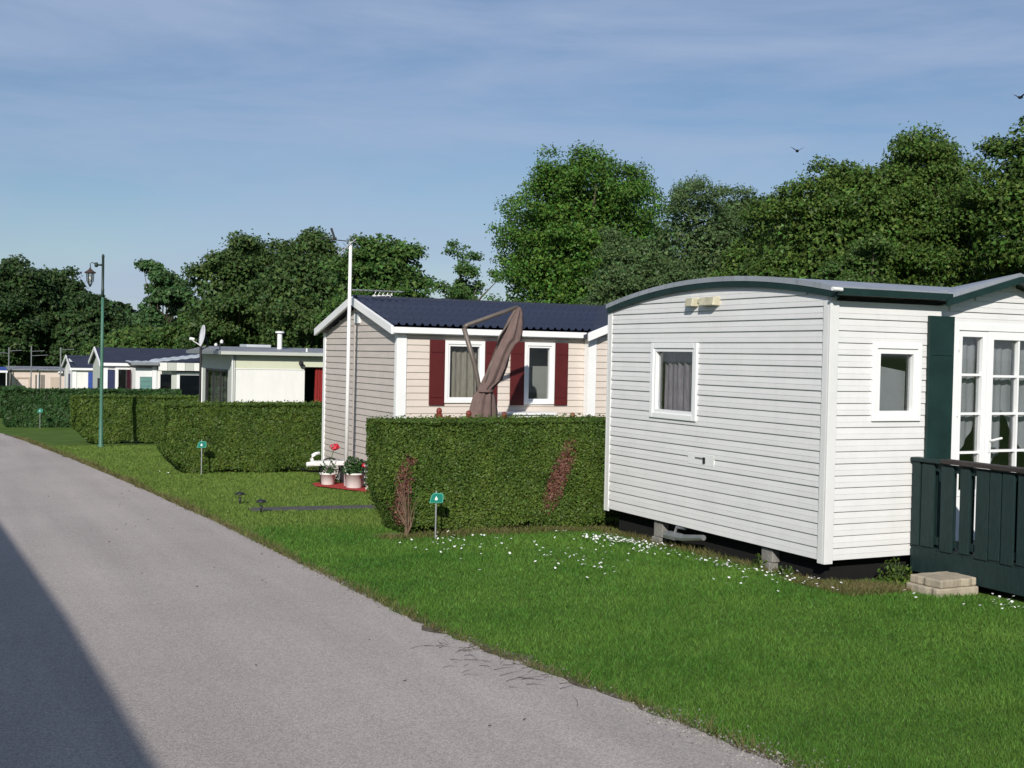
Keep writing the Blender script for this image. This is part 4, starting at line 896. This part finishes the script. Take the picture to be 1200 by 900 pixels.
for (a, b_, d_, t_, mt) in ((6.065, 6.20, .03, 1.10, 'white'), (6.205, 6.31, 0, 1.02, 'offwhite'), (6.65, 6.80, 0, 1.02, 'palegrey'), (6.805, 6.90, .02, .93, 'white'), (7.58, 7.68, .02, .93, 'white'), (8.4, 8.5, .02, .93, 'white')): vp('post', M[mt], (a, b_, -.05, d_, -1.0, t_))
vp('lintel', M['white'], (6.905, 8.4, -.05, .021, .85, .93)); vp('lintel', M['offwhite'], (6.315, 6.648, -.05, .0, .87, 1.02)); vp('sill', M['white'], (6.905, 8.4, -.05, .0, -1.0, -.55))
for (a0, a1, z1) in ((6.315, 6.648, .868), (6.905, 7.578, .848), (7.685, 8.398, .848)): vp('pane', M['glassdark'], (a0, a1, -.03, -.024, -1.0, z1))
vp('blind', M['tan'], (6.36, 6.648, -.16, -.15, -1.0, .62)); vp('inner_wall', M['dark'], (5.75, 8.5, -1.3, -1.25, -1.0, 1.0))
b = MB(); b.box(vx(5.57), vx(5.57)+.04, AY+.05, 43.9, -1.3, vz(1.05)); b.build('side_wall', M['offwhite'], an)
b = MB(); n = 46; vs = []
for i in range(n+1):
    x = vx(5.42)+3.7*i/n; zz = .012*math.sin(i*1.6) + (.06 if x > vx(6.2) else 0) + .20*max(0, (x-vx(6.2)))/1.6
    vs += [(x, AY-.25, vz(1.22)+zz), (x, 43.82, vz(1.22)+.05+zz)]
b.add(vs, [(2*i, 2*i+2, 2*i+3, 2*i+1) for i in range(n)]); ro = b.build('roof', M['polyroof'], an); s_ = ro.modifiers.new('thickness', 'SOLIDIFY'); s_.thickness = .02
b = MB(); b.box(vx(5.40), vx(6.22), AY-.31, AY-.26, vz(1.15), vz(1.24)); b.build('gutter', M['steel'], an)
for k in range(9):
    b = MB(); b.box(vx(6.22+k*.27), vx(6.48+k*.27), AY-.24, AY-.225, vz(.99), vz(1.235)); b.build('valance_panel', M['offwhite'] if k % 2 == 0 else M['palegrey'], an)
wc = MB(); n = 10; vs = []
for i in range(n+1): vs += [(6.04+.16*i/n, 43.3+.04*math.sin(i*2), -1.1), (6.04+.16*i/n, 43.3+.04*math.sin(i*2), vz(.99))]
wc.add(vs, [(2*i, 2*i+2, 2*i+3, 2*i+1) for i in range(n)]); wc.build('curtain', M['wine'], an)
h5 = gable_home(5.92, 12.5, 60.0, 64.2, -1.75, .66, 1.22, 'offwhite', 'whitepaint', 'small bright white home with dark roof and blue shutter in the distance', 'slateflat')
part('shutter', M['blue'], h5, 'y', 60, (6.60, 6.80, .002, .05, -1.3, .47), bevel=.005); part('window', M['navy'], h5, 'x', 5.92, (61.3, 61.9, .002, .03, -1.0, .35)); part('corner_trim', M['palegrey'], h5, 'x', 5.92, (63.0, 63.3, .002, .03, -1.7, .6))
b = MB(); b.prism([(60.0, .95), (64, .95), (62.1, 1.15)], 'x', 5.85, 5.90); b.build('gable_trim', M['whitepaint'], h5)
c6 = thing('static_caravan', 'long beige flat roofed caravan farthest away at the left', 'caravan', (4.04, 75, gz(4.04, 75)), 'mobile homes along the lane')
b = MB(); b.box(4.04, 7.4, 75, 75.05, -2.1, .24); b.build('wall', M['pink'], c6); b = MB(); b.box(4.04, 4.09, 75.05, 79, -2.1, .24); b.build('end_wall', M['taupedark'], c6); b = MB(); b.box(4.1, 7.4, 78.95, 79, -2.1, .24); b.box(7.35, 7.4, 75.05, 78.95, -2.1, .24); b.build('wall', M['tan'], c6)
b = MB(); b.prism([(74.8, .24), (74.8, .30), (77, .44), (79.2, .30), (79.2, .24)], 'x', 3.85, 7.6); b.build('roof', M['felt'], c6)
window(c6, 'y', 75, 4.25, 5.04, -1.4, -.15, .08, fmat=M['tan'], sash=.03, proud=.05, curt=M['offwhite'])
for (a0, a1, mm) in ((5.30, 5.38, 'taupedark'), (5.45, 5.53, 'white'), (5.60, 5.68, 'taupedark'), (5.72, 5.80, 'taupedark')): part('panel', M[mm], c6, 'y', 75, (a0, a1, .002, .05, -1.9, -.02))
part('panel', M['tan'], c6, 'y', 75, (6.14, 6.72, .002, .03, -1.9, -.14)); part('awning_edge', M['white'], c6, 'y', 75, (6.55, 6.80, .03, .3, .10, .19))
aw = thing('awning', 'small blue awning on white poles at the far left edge', 'awning', (3.1, 74, gz(3.1, 74)))
b = MB(); b.prism([(73.2, .12), (73.2, .20), (75.2, .42), (75.2, .34)], 'x', 2.3, 3.72); b.build('canopy', M['blue'], aw); b = MB(); b.box(2.3, 3.72, 73.15, 73.19, .12, .24); b.build('valance', M['whitepaint'], aw)
for x in (2.35, 3.0, 3.66):
    b = MB(); b.tube([(x, 73.2, gz(x, 73)-.05), (x, 73.2, .119)], .03, 8); b.build('pole', M['plastic_white'], aw)
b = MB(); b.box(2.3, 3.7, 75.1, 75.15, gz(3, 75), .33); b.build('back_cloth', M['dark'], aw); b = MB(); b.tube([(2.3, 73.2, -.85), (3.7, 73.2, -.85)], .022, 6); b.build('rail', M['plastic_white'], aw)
def farmast(x, y, z1, label, elems, mt):
    t = thing('aerial_mast', label, 'mast', (x, y, gz(x, y)), 'distant aerial masts'); b = MB(); b.tube([(x, y, gz(x, y)-.1), (x, y, z1)], .032, 8); b.build('pole', M[mt], t)
    for (dx, z, l) in elems: yagi('aerial', t, (x, y, z), (x+dx, y, z+.05), 5, l, (0, 0, 1), .018, M['mastgrey'])
farmast(3.85, 74.6, 1.55, 'thin distant mast at the far left above the beige caravan', ((.7, 1.35, .25), (-.5, 1.2, .2)), 'mastgrey')
farmast(5.03, 74.2, 1.66, 'distant aerial mast above the beige caravan front', ((.9, 1.1, .3), (.7, 1.35, .22)), 'mastgrey')
farmast(5.45, 61.0, 1.62, 'distant pale pole beside the small bright white home', ((.6, 1.5, .2),), 'mastgrey')
# home across the lane (beyond the left edge of the view): it throws the long shadow on the tarmac
hl = gable_home(-5.1, -1.762, -1.5, 10.13, -.35, 2.45, 2.50, 'offwhite', 'offwhite', 'white home across the lane whose shadow falls on the tarmac', 'slateflat')
hl.rotation_euler.z = R(2.46)

# ============================================================ TREES
def tree(name, label, cat, kind, x, y, h, cb, rx, seed, lsize, nleaf, clumps, clr=.30, dy=1.0, top_pow=1.0, shell=.55, aspect=.62, group=None, ragged=.12, holes=(), trunk=True):
    """crown = many leaf clumps spread through an uneven volume on real limbs"""
    rg = np.random.default_rng(seed); g0 = gz(x, y); clumps = int(clumps*2.6); full = shell > .4
    if full: clr = clr*1.05
    t = thing(name, label, cat, (x, y, g0), group)
    zc = g0 + cb + (h-cb)*.47; rz = (h-cb)*.53
    # clump centres
    # boughs first, then leaf clumps gathered on each bough
    lobes = []; lr = []; nl = max(8, clumps//6)
    while len(lobes) < nl:
        d = unit(rg.normal(size=3)); r_ = rg.uniform(shell, 1.0)**.55; rad = rx*rg.uniform(.30, .50)*(1 if full else .62)
        w_ = 1.0 - .25*top_pow*d[2]**2 if d[2] > 0 else 1.0
        lob = 1 + ragged*(math.sin(3.1*math.atan2(d[1], d[0])+seed) + math.sin(4.7*d[2]*2+seed*1.7))
        p = np.array([d[0]*(rx-rad*.70)*w_*lob, d[1]*(rx*dy-rad*.75)*w_*lob, d[2]*(rz-rad*.75)])*r_
        if p[2] + zc < g0 + .2: continue
        if any((p[0]-hx_)**2 + (p[2]+zc-g0-hz_)**2 < (hr+rad*.6)**2 for (hx_, hy_, hz_, hr) in holes): continue
        lobes.append(p); lr.append(rad)
    cs = []; rads = []; k = 0
    while len(cs) < clumps:
        i = k % nl; k += 1
        d = unit(rg.normal(size=3)); d[2] = abs(d[2]) if d[2] < -.4 else d[2]
        c_ = lobes[i] + d*lr[i]*rg.uniform(.55, 1.0); rad = clr*rx*rg.uniform(.45, .85)
        cs.append(c_ + np.array([x, y, zc])); rads.append(rad)
    cs = np.array(cs); rads = np.array(rads)
    nleaf = int(nleaf*1.95)
    idx = rg.choice(len(cs), nleaf, p=rads**2/np.sum(rads**2))
    d = unit(rg.normal(size=(nleaf, 3))); d[:, 2] = np.where(d[:, 2] < -.25, -d[:, 2], d[:, 2])
    rr_ = rads[idx]*rg.uniform(.15, 1.15, nleaf)**.6*(1+.25*np.sin(9*d[:, 0]+idx)*np.sin(8*d[:, 1]+2*idx))
    P = cs[idx] + d*rr_[:, None]*np.array([1, 1, .82])
    # stray sprays beyond the outline
    s_ = rg.uniform(size=nleaf) < .05
    P[s_] += d[s_]*(rads[idx][s_]*rg.uniform(.05, .4, s_.sum()))[:, None]
    q = leaf3(rg, P, d + np.array([0, -.15, .35]), lsize*.86, aspect*1.25, .85)
    if full:      # shaded inner foliage, larger sprays that close the crown
        ni = int(nleaf*.38); di = unit(rg.normal(size=(ni, 3))); ri = rg.uniform(0, 1, ni)**.5*.84
        Pi = np.array([x, y, zc]) + di*np.array([rx, rx*dy, rz])*ri[:, None]; ok = Pi[:, 2] > g0+.2
        for (hx_, hy_, hz_, hr) in holes: ok &= (Pi[:, 0]-x-hx_)**2 + (Pi[:, 2]-g0-hz_)**2 > hr**2
        q = np.concatenate([q, leaf3(rg, Pi[ok], di[ok]+np.array([0, -.1, .2]), lsize*1.15, .9, .9)])
    tris('crown', q, LEAF[kind], t)
    if trunk:
        rs = random.Random(seed); b = MB(); tr = .035*h*.55 + .05
        top = Vector((x+rs.uniform(-.2, .2), y, g0+h*.62)); p0 = Vector((x, y, g0-.1)); p1 = Vector((x+rs.uniform(-.1, .1), y+rs.uniform(-.1, .1), g0+h*.25))
        b.tube([p0, Vector((x, y, g0+.25)), p1, top], [tr*1.35, tr, tr*.8, tr*.3], 9)
        for i in range(min(16, clumps)):
            c_ = Vector(cs[i % len(cs)]); s0 = p0.lerp(top, rs.uniform(.35, .95)); mid = s0.lerp(c_, .55)+Vector((0, 0, rs.uniform(0, .25)))
            b.tube([s0, mid, c_], [tr*.34, tr*.2, tr*.06], 6)
        b.build('trunk', M['bark'], t, smooth=True)
    return t
GB, GR = 'trees behind the homes', 'shrubs behind the homes'
# far left, dark and spiky
tree('dark_tree', 'tall dark tree at the far left edge of the view', 'tree', 1, 4.9, 103, 10.9, .8, 4.8, 1, .30, 22000, 60, .26, group=GB, ragged=.18, top_pow=1.6)
tree('dark_tree', 'dark tree left of the lamp post, second from the left edge', 'tree', 1, 8.6, 104.5, 10.3, .8, 4.3, 2, .30, 20000, 55, .26, group=GB, ragged=.18, top_pow=1.6)
tree('dark_tree', 'lower dark tree directly behind the lamp post', 'tree', 1, 11.2, 97, 8.6, .6, 3.4, 3, .28, 15000, 46, .27, group=GB, ragged=.15)
tree('chestnut_tree', 'open crowned chestnut tree standing alone against the sky at the left', 'tree', 2, 17.2, 103, 11.5, 3.5, 3.1, 4, .32, 8500, 48, .30, group=GB, ragged=.24, shell=.30, top_pow=1.2)
tree('rounded_shrub', 'low rounded shrub below the open chestnut tree', 'shrub', 3, 13.2, 87, 5.9, .2, 3.5, 5, .24, 13000, 42, .30, group=GR)
tree('rounded_shrub', 'low rounded shrub behind the satellite dish', 'shrub', 3, 17.6, 85, 6.5, .2, 3.8, 6, .24, 14000, 44, .30, group=GR)
tree('rounded_shrub', 'broad shrub behind the flat roofed caravan', 'shrub', 3, 20.4, 77, 7.0, .2, 3.4, 7, .22, 14000, 44, .30, group=GR)
tree('maple_tree', 'leafy tree with loose crown behind the flat roofed caravan', 'tree', 4, 17.6, 76, 11.0, 1.2, 4.2, 8, .22, 20000, 54, .27, group=GB, ragged=.20)
tree('maple_tree', 'full dark green tree left of the aerial mast', 'tree', 4, 20.1, 69.2, 10.8, 1.2, 3.8, 9, .21, 20000, 52, .27, group=GB, ragged=.16)
tree('alder_tree', 'rounded green tree right behind the mast top', 'tree', 5, 20.9, 58.8, 10.2, 1.2, 3.1, 10, .18, 22000, 54, .27, group=GB, ragged=.15)
# sparse young tree with sky between its sprays
tree('birch_tree', 'sparse young tree with sky showing between its branches', 'tree', 6, 24.0, 55.0, 9.3, 2.2, 2.1, 11, .16, 4600, 60, .26, group=GB, ragged=.30, shell=.20, top_pow=1.5)
tree('rounded_shrub', 'shrub below the sparse young tree behind the blue roof', 'shrub', 3, 25.6, 60.8, 6.6, .2, 3.4, 12, .19, 15000, 44, .28, group=GR)
# the great round tree and its neighbours
tree('lime_tree', 'tallest dense rounded bright green tree in the middle', 'tree', 7, 20.75, 36.7, 10.5, .2, 3.5, 13, .100, 66000, 230, .20, group=GB, ragged=.03, top_pow=-.35, shell=.62)
tree('willow_tree', 'grey green willow in front of the great round tree', 'tree', 8, 18.4, 29.9, 6.6, .2, 1.75, 14, .095, 26000, 60, .26, group=GB, aspect=.34)
tree('willow_tree', 'tallest grey green willow right of the great round tree', 'tree', 8, 21.2, 30.8, 8.35, .2, 2.3, 15, .098, 34000, 70, .24, group=GB, aspect=.34, ragged=.14)
tree('willow_tree', 'grey green willow between the tall willow and the oaks', 'tree', 8, 23.8, 31.8, 8.8, .2, 2.1, 16, .10, 32000, 64, .26, group=GB, aspect=.36, ragged=.14)
tree('oak_tree', 'broad oak above the arched roof of the white home', 'tree', 9, 20.4, 23.4, 7.8, .2, 2.5, 17, .092, 52000, 95, .25, group=GB, ragged=.14)
tree('oak_tree', 'taller oak above the small gable of the white home', 'tree', 9, 23.0, 23.5, 8.5, .3, 2.6, 18, .092, 52000, 95, .25, group=GB, ragged=.14, holes=((1.55, 0, 4.3, .5),))
tree('oak_tree', 'oak cut off by the right edge of the view', 'tree', 9, 23.6, 19.9, 9.2, 1.0, 2.0, 19, .09, 34000, 75, .26, group=GB, ragged=.16, holes=((-1.2, 0, 4.2, .6),))
tree('rounded_shrub', 'bright shrub under the broad oak behind the white home', 'shrub', 3, 18.9, 20.8, 5.3, .1, 1.35, 20, .08, 19000, 46, .28, group=GR)
tree('rounded_shrub', 'shrub between willow and oak behind the white home', 'shrub', 3, 18.8, 24.0, 5.4, .1, 1.3, 21, .085, 17000, 44, .28, group=GR)
tree('oak_tree', 'oak filling the gap between the willows and the oaks', 'tree', 9, 22.4, 27.5, 8.3, .2, 2.3, 23, .095, 30000, 80, .25, group=GB, ragged=.12)
tree('oak_tree', 'oak standing behind the two oaks over the white home', 'tree', 9, 26.2, 26.0, 9.6, .4, 2.7, 24, .10, 30000, 80, .25, group=GB, ragged=.12)
# woodland that closes the view farther back
def wood(name, label, pts, seed):
    rg = np.random.default_rng(seed); allq = []
    for (x, y, h, r_) in pts:
        n = 1700; d = unit(rg.normal(size=(n, 3))); g0 = gz(x, y)
        k = 1+.18*np.sin(5*d[:, 0]+x)*np.sin(6*d[:, 2]+y)
        P = np.array([x, y, g0+h*.48]) + d*np.array([r_, r_, h*.5])*(k*rg.uniform(.75, 1.05, n))[:, None]
        allq.append(leaves(rg, P, d, .75, .7, .7))
    o = quads(name, np.concatenate(allq), LEAF[1], None, (pts[0][0], pts[0][1], gz(pts[0][0], pts[0][1])))
    return tag(o, label, 'woodland', kind='stuff')
rs = random.Random(21)
wood('woodland', 'dark wood closing the view behind all the homes', [(-30+i*5.2+rs.uniform(-1, 1), 138-i*2.0+rs.uniform(-4, 4), rs.uniform(6.5, 8.5), rs.uniform(3.6, 4.6)) for i in range(26)], 3)
# ------------------------------------------------------------ birds
def bird(x, y, z, label, yaw, sz=1.0):
    t = thing('bird', label, 'bird', (x, y, z), 'birds over the trees'); c_, s_ = math.cos(yaw), math.sin(yaw)
    def P(f, u, v): return (x+(f*c_-u*s_)*sz, y+(f*s_+u*c_)*sz, z+v*sz)
    b = MB(); b.tube([P(-.14, 0, -.02), P(-.08, 0, 0), P(0, 0, .005), P(.07, 0, .02), P(.11, 0, .03), P(.145, 0, .025)], [.006, .025, .036, .027, .021, .003], 8); b.build('body', M['bird'], t, smooth=True)
    for s in (-1, 1):
        w_ = MB(); w_.add([P(.05, s*.02, .015), P(.045, s*.13, .09), P(-.01, s*.27, .15), P(-.06, s*.12, .075), P(-.06, s*.02, .01), P(.03, s*.02, .005), P(.03, s*.13, .08), P(-.02, s*.25, .14), P(-.06, s*.12, .065), P(-.06, s*.02, 0)], [(0, 1, 3, 4), (1, 2, 3), (9, 8, 6, 5), (8, 7, 6), (0, 5, 6, 1), (1, 6, 7, 2), (2, 7, 8, 3), (3, 8, 9, 4)]); w_.build('wing', M['bird'], t)
bird(17.52, 21.5, 6.43, 'small dark bird flying above the broad oak', R(65), .7)
bird(21.9, 19.2, 7.7, 'small dark bird flying at the upper right edge', R(10), .75)

# ============================================================ GRASS, DAISIES, VERGE LITTER
rg = np.random.default_rng(77)
def lawn_points(n, xr, yr):
    """denser close to the lane end where one stands"""
    out = []
    tot = 0
    while tot < n:
        m_ = 400000; x = rg.uniform(xr[0], xr[1], m_); y = rg.uniform(yr[0], yr[1], m_)
        d2 = FX*x+FY*y; d2 = np.maximum(d2, 4.2)
        k = rg.uniform(size=m_) < (4.2/d2)**1.7
        ed = np.interp(y, [p[0] for p in RE], [p[1] for p in RE])
        k &= x > ed + .02 + .05*np.sin(y*9.1)*np.sin(y*3.3) + .03*rg.normal(size=m_)
        k &= ~((x > 7.0) & (x < 15) & (y > 8.04) & (y < 11.75)) & ~((x > 7.85) & (y > 5.2) & (y < 8.1)) & ~((x > 6.1) & (y > 16.4))
        k &= ~((y > 14.6+.03*rg.normal(size=m_)) & (y < 15.3+.03*rg.normal(size=m_)) & (x > 3.64+.03*rg.normal(size=m_)) & (y < 15.33-.05*(x-3.6)) & (y > 14.87-.05*(x-3.6)))
        k &= ~((x > 5.4) & (x < 6.2) & (y > 16.6) & (y < 19) & (y > 17.9-2*(x-5.4)))
        out.append(np.stack([x[k], y[k]], 1)); tot += k.sum()
    return np.concatenate(out)[:n]
def blades(P, hgt, wid, lean):
    n = len(P); g = -0.025*(FX*P[:, 0]+FY*P[:, 1]); d = FX*P[:, 0]+FY*P[:, 1]
    s = np.clip(d/7.0, .8, 3.2)
    a = rg.uniform(0, 2*np.pi, n); h_ = hgt*rg.uniform(.45, 1.3, n)*(1+.15*(s-1)); w_ = wid*s*rg.uniform(.7, 1.3, n)
    patch_ = 1 + .28*np.sin(P[:, 0]*2.3+1)*np.sin(P[:, 1]*1.7) + .15*np.sin(P[:, 0]*6.1)*np.sin(P[:, 1]*5.3+2); h_ = h_*patch_
    b0 = np.stack([P[:, 0], P[:, 1], g], 1); u = np.stack([np.cos(a), np.sin(a), 0*a], 1)
    ln = rg.normal(size=(n, 2))*lean*h_[:, None]
    V = np.empty((n, 3, 3)); V[:, 0] = b0 - u*w_[:, None]*.5; V[:, 1] = b0 + u*w_[:, None]*.5; V[:, 2] = b0 + np.concatenate([ln, h_[:, None]], 1)
    return V
P = lawn_points(520000, (2.2, 9.5), (2.6, 30))
far_ = P[:, 1] > 12.9 + .35*np.sin(P[:, 0]*2.1) + .25*rg.normal(size=len(P))
gp = tris('grass', blades(P[far_], .026, .0062, .7), M['grassplot']); tag(gp, 'paler close cut grass of the plots beyond the nearest hedge', 'grass', kind='stuff')
go = tris('grass', blades(P[~far_], .029, .0044, .55), M['grass'])
tag(go, 'short green grass of the nearest lawn along the lane', 'grass', kind='stuff')
# ragged, drier fringe along the tarmac and under the homes
n = 9000; y = rg.uniform(3, 34, n)**1.0; ed = np.interp(y, [p[0] for p in RE], [p[1] for p in RE]); Q = np.stack([ed+np.abs(rg.normal(0, .05, n))-.02, y], 1)
n2 = 5200; Q2 = np.stack([rg.uniform(6.7, 7.5, n2), rg.uniform(7.4, 8.3, n2)], 1); Q2 = Q2[(Q2[:, 0]-6.7)*.75+(Q2[:, 1]-7.4) < .95]
n3 = 3000; Q3 = np.stack([6.98+rg.normal(0, .07, n3), rg.uniform(8, 11.8, n3)], 1)
n4 = 5000; Q4 = np.stack([rg.uniform(4.3, 8, n4), 12.0+rg.normal(0, .10, n4)], 1)
gd = tris('dry_grass', blades(np.concatenate([Q, Q2, Q3, Q4]), .055, .006, .7), M['grassdry']); tag(gd, 'dry ragged grass along the lane edge and below the homes', 'grass', kind='stuff')
# weeds by the near corner
def weed(x, y, r_, h_, n, seed, label):
    rw = np.random.default_rng(seed); g0 = gz(x, y); t = thing('weed_clump', label, 'weed', (x, y, g0), 'weeds at the foot of the white home')
    d = unit(rw.normal(size=(n, 3))); d[:, 2] = np.abs(d[:, 2]); Pw = np.array([x, y, g0]) + d*np.array([r_, r_, h_])*rw.uniform(.2, 1, n)[:, None]
    quads('foliage', leaves(rw, Pw, d, .045, .5, .8), M['hedge'], t)
    b = MB()
    for i in range(8):
        a = rw.uniform(0, 6.28); b.tube([(x, y, g0-.01), (x+.6*r_*math.cos(a), y+.6*r_*math.sin(a), g0+h_*.8)], .004, 4)
    b.build('stem', M['stem'], t)
weed(7.62, 7.86, .17, .22, 260, 1, 'green weed clump below the front wall of the white home')
weed(6.93, 8.86, .10, .16, 130, 2, 'small weed in front of the end wall support block')
weed(6.88, 8.45, .09, .12, 90, 3, 'thin weed near the corner of the white home')
# daisies: petals round a disc, scattered in drifts
def daisies():
    pts = []
    def drift(n, x, y, sx, sy, ang=0.0):
        a = rg.normal(size=(n, 2))*[sx, sy]; c_, s_ = math.cos(ang), math.sin(ang); pts.append(np.stack([x+a[:, 0]*c_-a[:, 1]*s_, y+a[:, 0]*s_+a[:, 1]*c_], 1))
    drift(230, 6.60, 10.85, .11, .30, .22); drift(40, 6.45, 10.3, .16, .35); drift(60, 6.62, 9.5, .12, .4, .1); drift(55, 6.70, 8.7, .10, .35, .1); drift(34, 6.75, 8.2, .14, .25)
    drift(46, 5.4, 9.6, .18, .5, -.3); drift(40, 4.75, 11.0, .2, .5, -.4); drift(20, 4.9, 11.4, .3, .2); drift(16, 6.2, 8.2, .3, .3); drift(44, 7.55, 6.55, .14, .2, .3); drift(10, 7.1, 7.0, .2, .2); drift(26, 5.9, 10.6, .4, .5); drift(18, 5.2, 10.4, .5, .5)
    drift(14, 7.55, 12.0, .3, .08); drift(10, 3.9, 21.0, .3, .3)
    P = np.concatenate(pts); V = []
    for (x, y) in P:
        if x > 6.98 and 8.0 < y < 11.75: continue
        g0 = gz(x, y)+rg.uniform(.035, .065); r_ = rg.uniform(.008, .013); tx, ty = rg.normal(0, .35, 2)
        m_ = 7
        for k in range(m_):
            a0 = 2*math.pi*k/m_; a1 = 2*math.pi*(k+.85)/m_
            p1 = (x+r_*math.cos(a0), y+r_*math.sin(a0), g0+r_*(tx*math.cos(a0)+ty*math.sin(a0))); p2 = (x+r_*math.cos(a1), y+r_*math.sin(a1), g0+r_*(tx*math.cos(a1)+ty*math.sin(a1)))
            V.append([(x, y, g0), p1, p2])
    return np.array(V)
do = tris('daisies', daisies(), M['daisy']); tag(do, 'white daisies scattered in drifts through the lawn', 'daisies', kind='stuff')
# pebbles and grit frayed off the lane edge
def pebbles(n):
    V = []
    for i in range(n):
        if i < n*.55: y = rg.uniform(3.2, 5.2); off = rg.normal(-.03, .10)
        else: y = rg.uniform(3.2, 16); off = rg.normal(0.0, .06)
        x = redge(y)+off; r_ = abs(rg.normal(.003, .003))+.0015; z = gz(x, y)+.010
        a = rg.uniform(0, 6.28); p = [np.array([x+r_*math.cos(a+k*2.09)*rg.uniform(.7, 1.3), y+r_*math.sin(a+k*2.09)*rg.uniform(.7, 1.3), z-.001]) for k in range(3)]; tp = np.array([x, y, z+r_*.9])
        V += [[p[0], p[1], tp], [p[1], p[2], tp], [p[2], p[0], tp]]
    return np.array(V)
pb = tris('grit', pebbles(2600), M['pebble']); tag(pb, 'loose grit and pebbles along the frayed lane edge', 'grit', kind='stuff')
b = MB(); rs = random.Random(14)
for i in range(60):
    y = rs.gauss(6.35, .40); x = redge(y)-abs(rs.gauss(.10, .16)); a = rs.uniform(-1.2, 1.6); l = rs.uniform(.04, .20); z = gz(x, y)+.013
    b.tube([(x, y, z), (x+.5*l*math.cos(a)+rs.uniform(-.015, .015), y+.5*l*math.sin(a), z+.004), (x+l*math.cos(a), y+l*math.sin(a)+rs.uniform(-.02, .02), z)], [.0016, .0012, .0006], 4)
for i in range(46):
    y = rs.uniform(4.5, 22); x = redge(y)-rs.uniform(.1, 3.0)*rs.random(); a = rs.uniform(0, 3); l = rs.uniform(.008, .022); z = gz(x, y)+.012
    b.tube([(x, y, z), (x+l*math.cos(a), y+l*math.sin(a), z+.002)], [.004, .0025], 4)
tg = b.build('twigs', M['bark']); tag(tg, 'thin dark twigs lying on the lane edge', 'twigs', kind='stuff')
